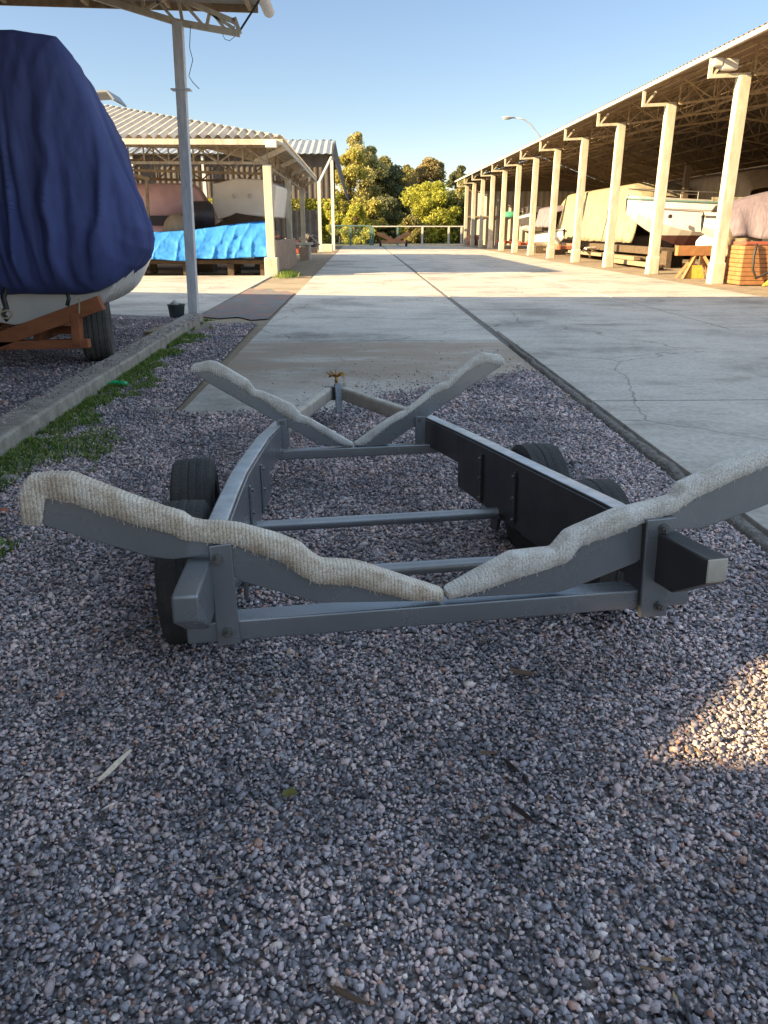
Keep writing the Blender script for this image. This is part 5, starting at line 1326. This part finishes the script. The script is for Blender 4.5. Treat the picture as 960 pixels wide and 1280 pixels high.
# ------------------------------------------------------------------ trees
def leaf_mat(name, cols): return island_mat(name, cols, rough=.65, trans=.42, bscale=3)
LM = {
 'gold': leaf_mat('golden_leaves', [(0,(0.255,0.244,0.064)),(.4,(0.424,0.379,0.087)),(.8,(0.530,0.464,0.108)),(1,(0.318,0.366,0.108))]),
 'lime': leaf_mat('lime_leaves', [(0,(0.249,0.274,0.048)),(.5,(0.424,0.436,0.061)),(1,(0.561,0.536,0.087))]),
 'olive': leaf_mat('olive_leaves', [(0,(0.113,0.125,0.048)),(.5,(0.249,0.237,0.074)),(1,(0.399,0.337,0.114))]),
 'dark': leaf_mat('dark_leaves', [(0,(0.083,0.101,0.057)),(.6,(0.152,0.169,0.074)),(1,(0.286,0.269,0.109))]),
 'euc': leaf_mat('eucalypt_leaves', [(0,(0.187,0.206,0.100)),(.5,(0.374,0.355,0.140)),(1,(0.673,0.581,0.217))]),
 'rust': leaf_mat('russet_leaves', [(0,(0.200,0.163,0.074)),(.5,(0.337,0.261,0.100)),(1,(0.474,0.374,0.140))]),
}
def tree(label, x, y, h, w, kind, seed, cat='tree', name='broadleaf_tree', trunk=.25, n=4200, leaf=.22, lumps=16, low=.12):
    rs = np.random.RandomState(seed); t = root(name, label, cat, (x,y,0))
    rr = random.Random(seed); th = h*.5
    tb_ = MB(); tb_.tube([(0,0,-.05),(.1*rr.random(),0,th*.5),(.2*rr.uniform(-1,1),0,th),(0,0,h*.85)], [trunk,trunk*.8,trunk*.5,trunk*.1], 8)
    cs = []
    for k in range(lumps):
        zz = low*h + (1-low)*h*(rr.random()**.8)*.88 + .0; f = (zz/h)
        prof_ = math.sin(min(1,max(.02,(1.08-f)/(1.0-low)))*1.9)**.7
        a = rr.uniform(0,2*math.pi); rad = w/2*prof_*rr.uniform(.3,.8)
        c = (rad*math.cos(a), rad*math.sin(a)*.8, zz); r = w*rr.uniform(.09,.20)*(.6+.4*prof_)
        cs.append((c, r)); 
        tb_.tube([(0,0,max(.3,zz*.55)),(c[0]*.5,c[1]*.5,zz*.85),(c[0],c[1],zz)], [trunk*.3,trunk*.18,trunk*.05], 5)
    part('trunk', tb_, M['bark'], t, local=True, smooth=True)
    per = n//lumps; P = []
    for (c, r) in cs:
        d = rs.normal(size=(per,3)); d /= np.linalg.norm(d,axis=1)[:,None]
        q = d*(r*rs.uniform(.25,1.12,(per,1))**.6); q[:,2] *= .8
        P.append(q+np.array(c))
    P = np.concatenate(P); P = P[P[:,2] > .05]; m_ = len(P)
    a = rs.normal(size=(m_,3)); a /= np.linalg.norm(a,axis=1)[:,None]; b = np.cross(a, rs.normal(size=(m_,3))); b /= np.linalg.norm(b,axis=1)[:,None]
    s = (leaf*rs.uniform(.5,1.3,(m_,1)))
    V = np.stack([P-a*s, P+b*s*.55, P+a*s, P-b*s*.55],1).reshape(-1,3)
    me = bpy.data.meshes.new('crown'); me.vertices.add(len(V)); me.vertices.foreach_set('co', V.reshape(-1))
    me.loops.add(m_*4); me.loops.foreach_set('vertex_index', np.arange(m_*4).astype(np.int32)); me.polygons.add(m_); me.polygons.foreach_set('loop_start', (np.arange(m_)*4).astype(np.int32))
    me.update(calc_edges=True); me.materials.append(LM[kind]); o = bpy.data.objects.new('crown', me); COL.objects.link(o); o.parent = t
    return t
def tpx(px, y): return WY(px, 300, y).x
def hpx(py, y, px=480): return WY(px, py, y).z
TG = 'trees beyond the end of the lane'
T = [
 (456,96,170,6.8,'euc','tall thin grey green eucalypt, the highest crown at the lane end',9,'eucalyptus_tree',.13),
 (437,90,190,5.5,'gold','tall golden yellow tree just left of the eucalypt',14,'broadleaf_tree',.05),
 (425,86,236,3.5,'lime','yellow green bushy tree beside the grey shed end',8,'broadleaf_tree',.02),
 (486,98,212,5.5,'dark','dark bare looking tree in the middle gap between the bright ones',12,'broadleaf_tree',.05),
 (505,104,208,5,'olive','brownish olive tree behind the middle of the fence',12,'broadleaf_tree',.1),
 (535,100,203,6.5,'rust','russet topped tree behind the bright yellow green bush',12,'broadleaf_tree',.15),
 (572,108,208,4.5,'dark','dark pointed conifer showing above the trees at the right end',10,'conifer_tree',.05),
 (592,96,226,8,'olive','broad olive tree partly behind the end of the right shed',12,'broadleaf_tree',.03),
 (540,86,232,7.6,'lime','large bright yellow green bushy tree behind the pale fence',18,'broadleaf_tree',.01),
 (572,87,240,6,'olive','olive green bushy tree at the right end of the pale fence',14,'broadleaf_tree',.01),
 (470,101,200,6.5,'olive','olive tree standing just right of and behind the eucalypt',12,'broadleaf_tree',.02),
 (498,100,222,6.5,'olive','lower olive tree filling the gap behind the fence middle',12,'broadleaf_tree',.0),
 (482,87,252,5.0,'dark','dark green low tree behind the orange cradle trailer',12,'broadleaf_tree',.01),
 (466,84.5,250,3.2,'gold','low round golden bush in front of the dark tree',9,'broadleaf_tree',.02),
 (444,83,258,4.2,'lime','drooping lime green shrub behind the teal fence',9,'broadleaf_tree',.0),
 (515,83,272,3.0,'olive','small olive shrub between the cradle trailer and the bright bush',7,'broadleaf_tree',.0),
 (385,92,238,10,'lime','yellow green tree seen under the far shed cladding',12,'broadleaf_tree',.0),
 (330,90,240,12,'gold','golden tree seen under the sheds left of the white post',12,'broadleaf_tree',.0),
 (260,90,242,12,'lime','pale green tree seen under the sheds behind the boxy hull',12,'broadleaf_tree',.0),
 (190,90,240,12,'olive','olive tree seen under the sheds beside the navy cover',12,'broadleaf_tree',.0),
]
for i, (px, y, py, wd, kind, lb_, lum, nm, low) in enumerate(T):
    small = wd < 4.5
    tree(lb_, tpx(px, y), y, 1.12*hpx(py, y, px), wd, kind, 100+i, 'shrub' if (small and y < 87) else 'tree', 'shrub' if (small and y < 87) else nm, trunk=.12 if small else .24, n=8000 if small else 19000, leaf=.12 if small else .145, lumps=lum+ (26 if not small else 12), low=low)
# far treeline mass
def treeline():
    rs = np.random.RandomState(77); m_ = 26000
    x = rs.uniform(-110,130,m_); y = 125+rs.uniform(-6,10,m_)
    top = np.array([4.5+1.6*fbm(a*.08, 2)+1.2*fbm(a*.35,5) for a in x])
    z = rs.uniform(0,1,m_)**.7*top
    P = np.stack([x,y,z],1); a = rs.normal(size=(m_,3)); a /= np.linalg.norm(a,axis=1)[:,None]; b = np.cross(a, rs.normal(size=(m_,3))); b /= np.linalg.norm(b,axis=1)[:,None]
    s = .55*rs.uniform(.6,1.3,(m_,1)); V = np.stack([P-a*s,P+b*s*.6,P+a*s,P-b*s*.6],1).reshape(-1,3)
    me = bpy.data.meshes.new('far_trees'); me.vertices.add(len(V)); me.vertices.foreach_set('co', V.reshape(-1)); me.loops.add(m_*4); me.loops.foreach_set('vertex_index', np.arange(m_*4).astype(np.int32)); me.polygons.add(m_); me.polygons.foreach_set('loop_start', (np.arange(m_)*4).astype(np.int32)); me.update(calc_edges=True)
    me.materials.append(LM['olive']); o = bpy.data.objects.new('far_trees', me); COL.objects.link(o); o['kind'] = 'stuff'; o['label'] = 'far low mass of trees on the horizon'; o['category'] = 'trees'
treeline()
# litter of dry leaves and twigs at the right verge and lane edges (low mounds) left to the ground material

rs = random.Random(21); lm = MB()
for k in range(300):
    if k < 190: y = 1.0+rs.random()**1.3*7; x = rs.uniform(-.6*y-.3, min(XE-.1,.6*y+.3)); z = .052
    else: y = rs.uniform(6.6, 10.9); x = rs.uniform(-1.2, XE-.1); z = .027
    if x < -2.3: continue
    L_ = rs.uniform(.006,.026)*(1 if rs.random() < .85 else 2.2); a = rs.uniform(0, 6.28); w_ = L_*rs.uniform(.12,.5)
    d = Vector((math.cos(a)*L_, math.sin(a)*L_, 0)); n_ = Vector((-d.y, d.x, 0)).normalized()*w_
    c = Vector((x,y,z)); u1 = Vector((0,0,rs.uniform(0,.006)))
    lm.add([c-d, c-d*.3-n_*.6, c+d*.5-n_*.5+u1, c+d+u1, c+d*.4+n_*.6, c-d*.4+n_*.5], [(0,1,2,3,4,5)])
M['litter_mix'] = island_mat('dry_litter', [(0,(.05,.03,.02)),(.5,(.14,.08,.045)),(.8,(.28,.18,.09)),(1,(.45,.34,.2))])
lo = mesh_obj('leaf_litter', lm, M['litter_mix']); lo['kind'] = 'stuff'; lo['label'] = 'scattered dry leaf and twig crumbs on gravel and slab'; lo['category'] = 'litter'
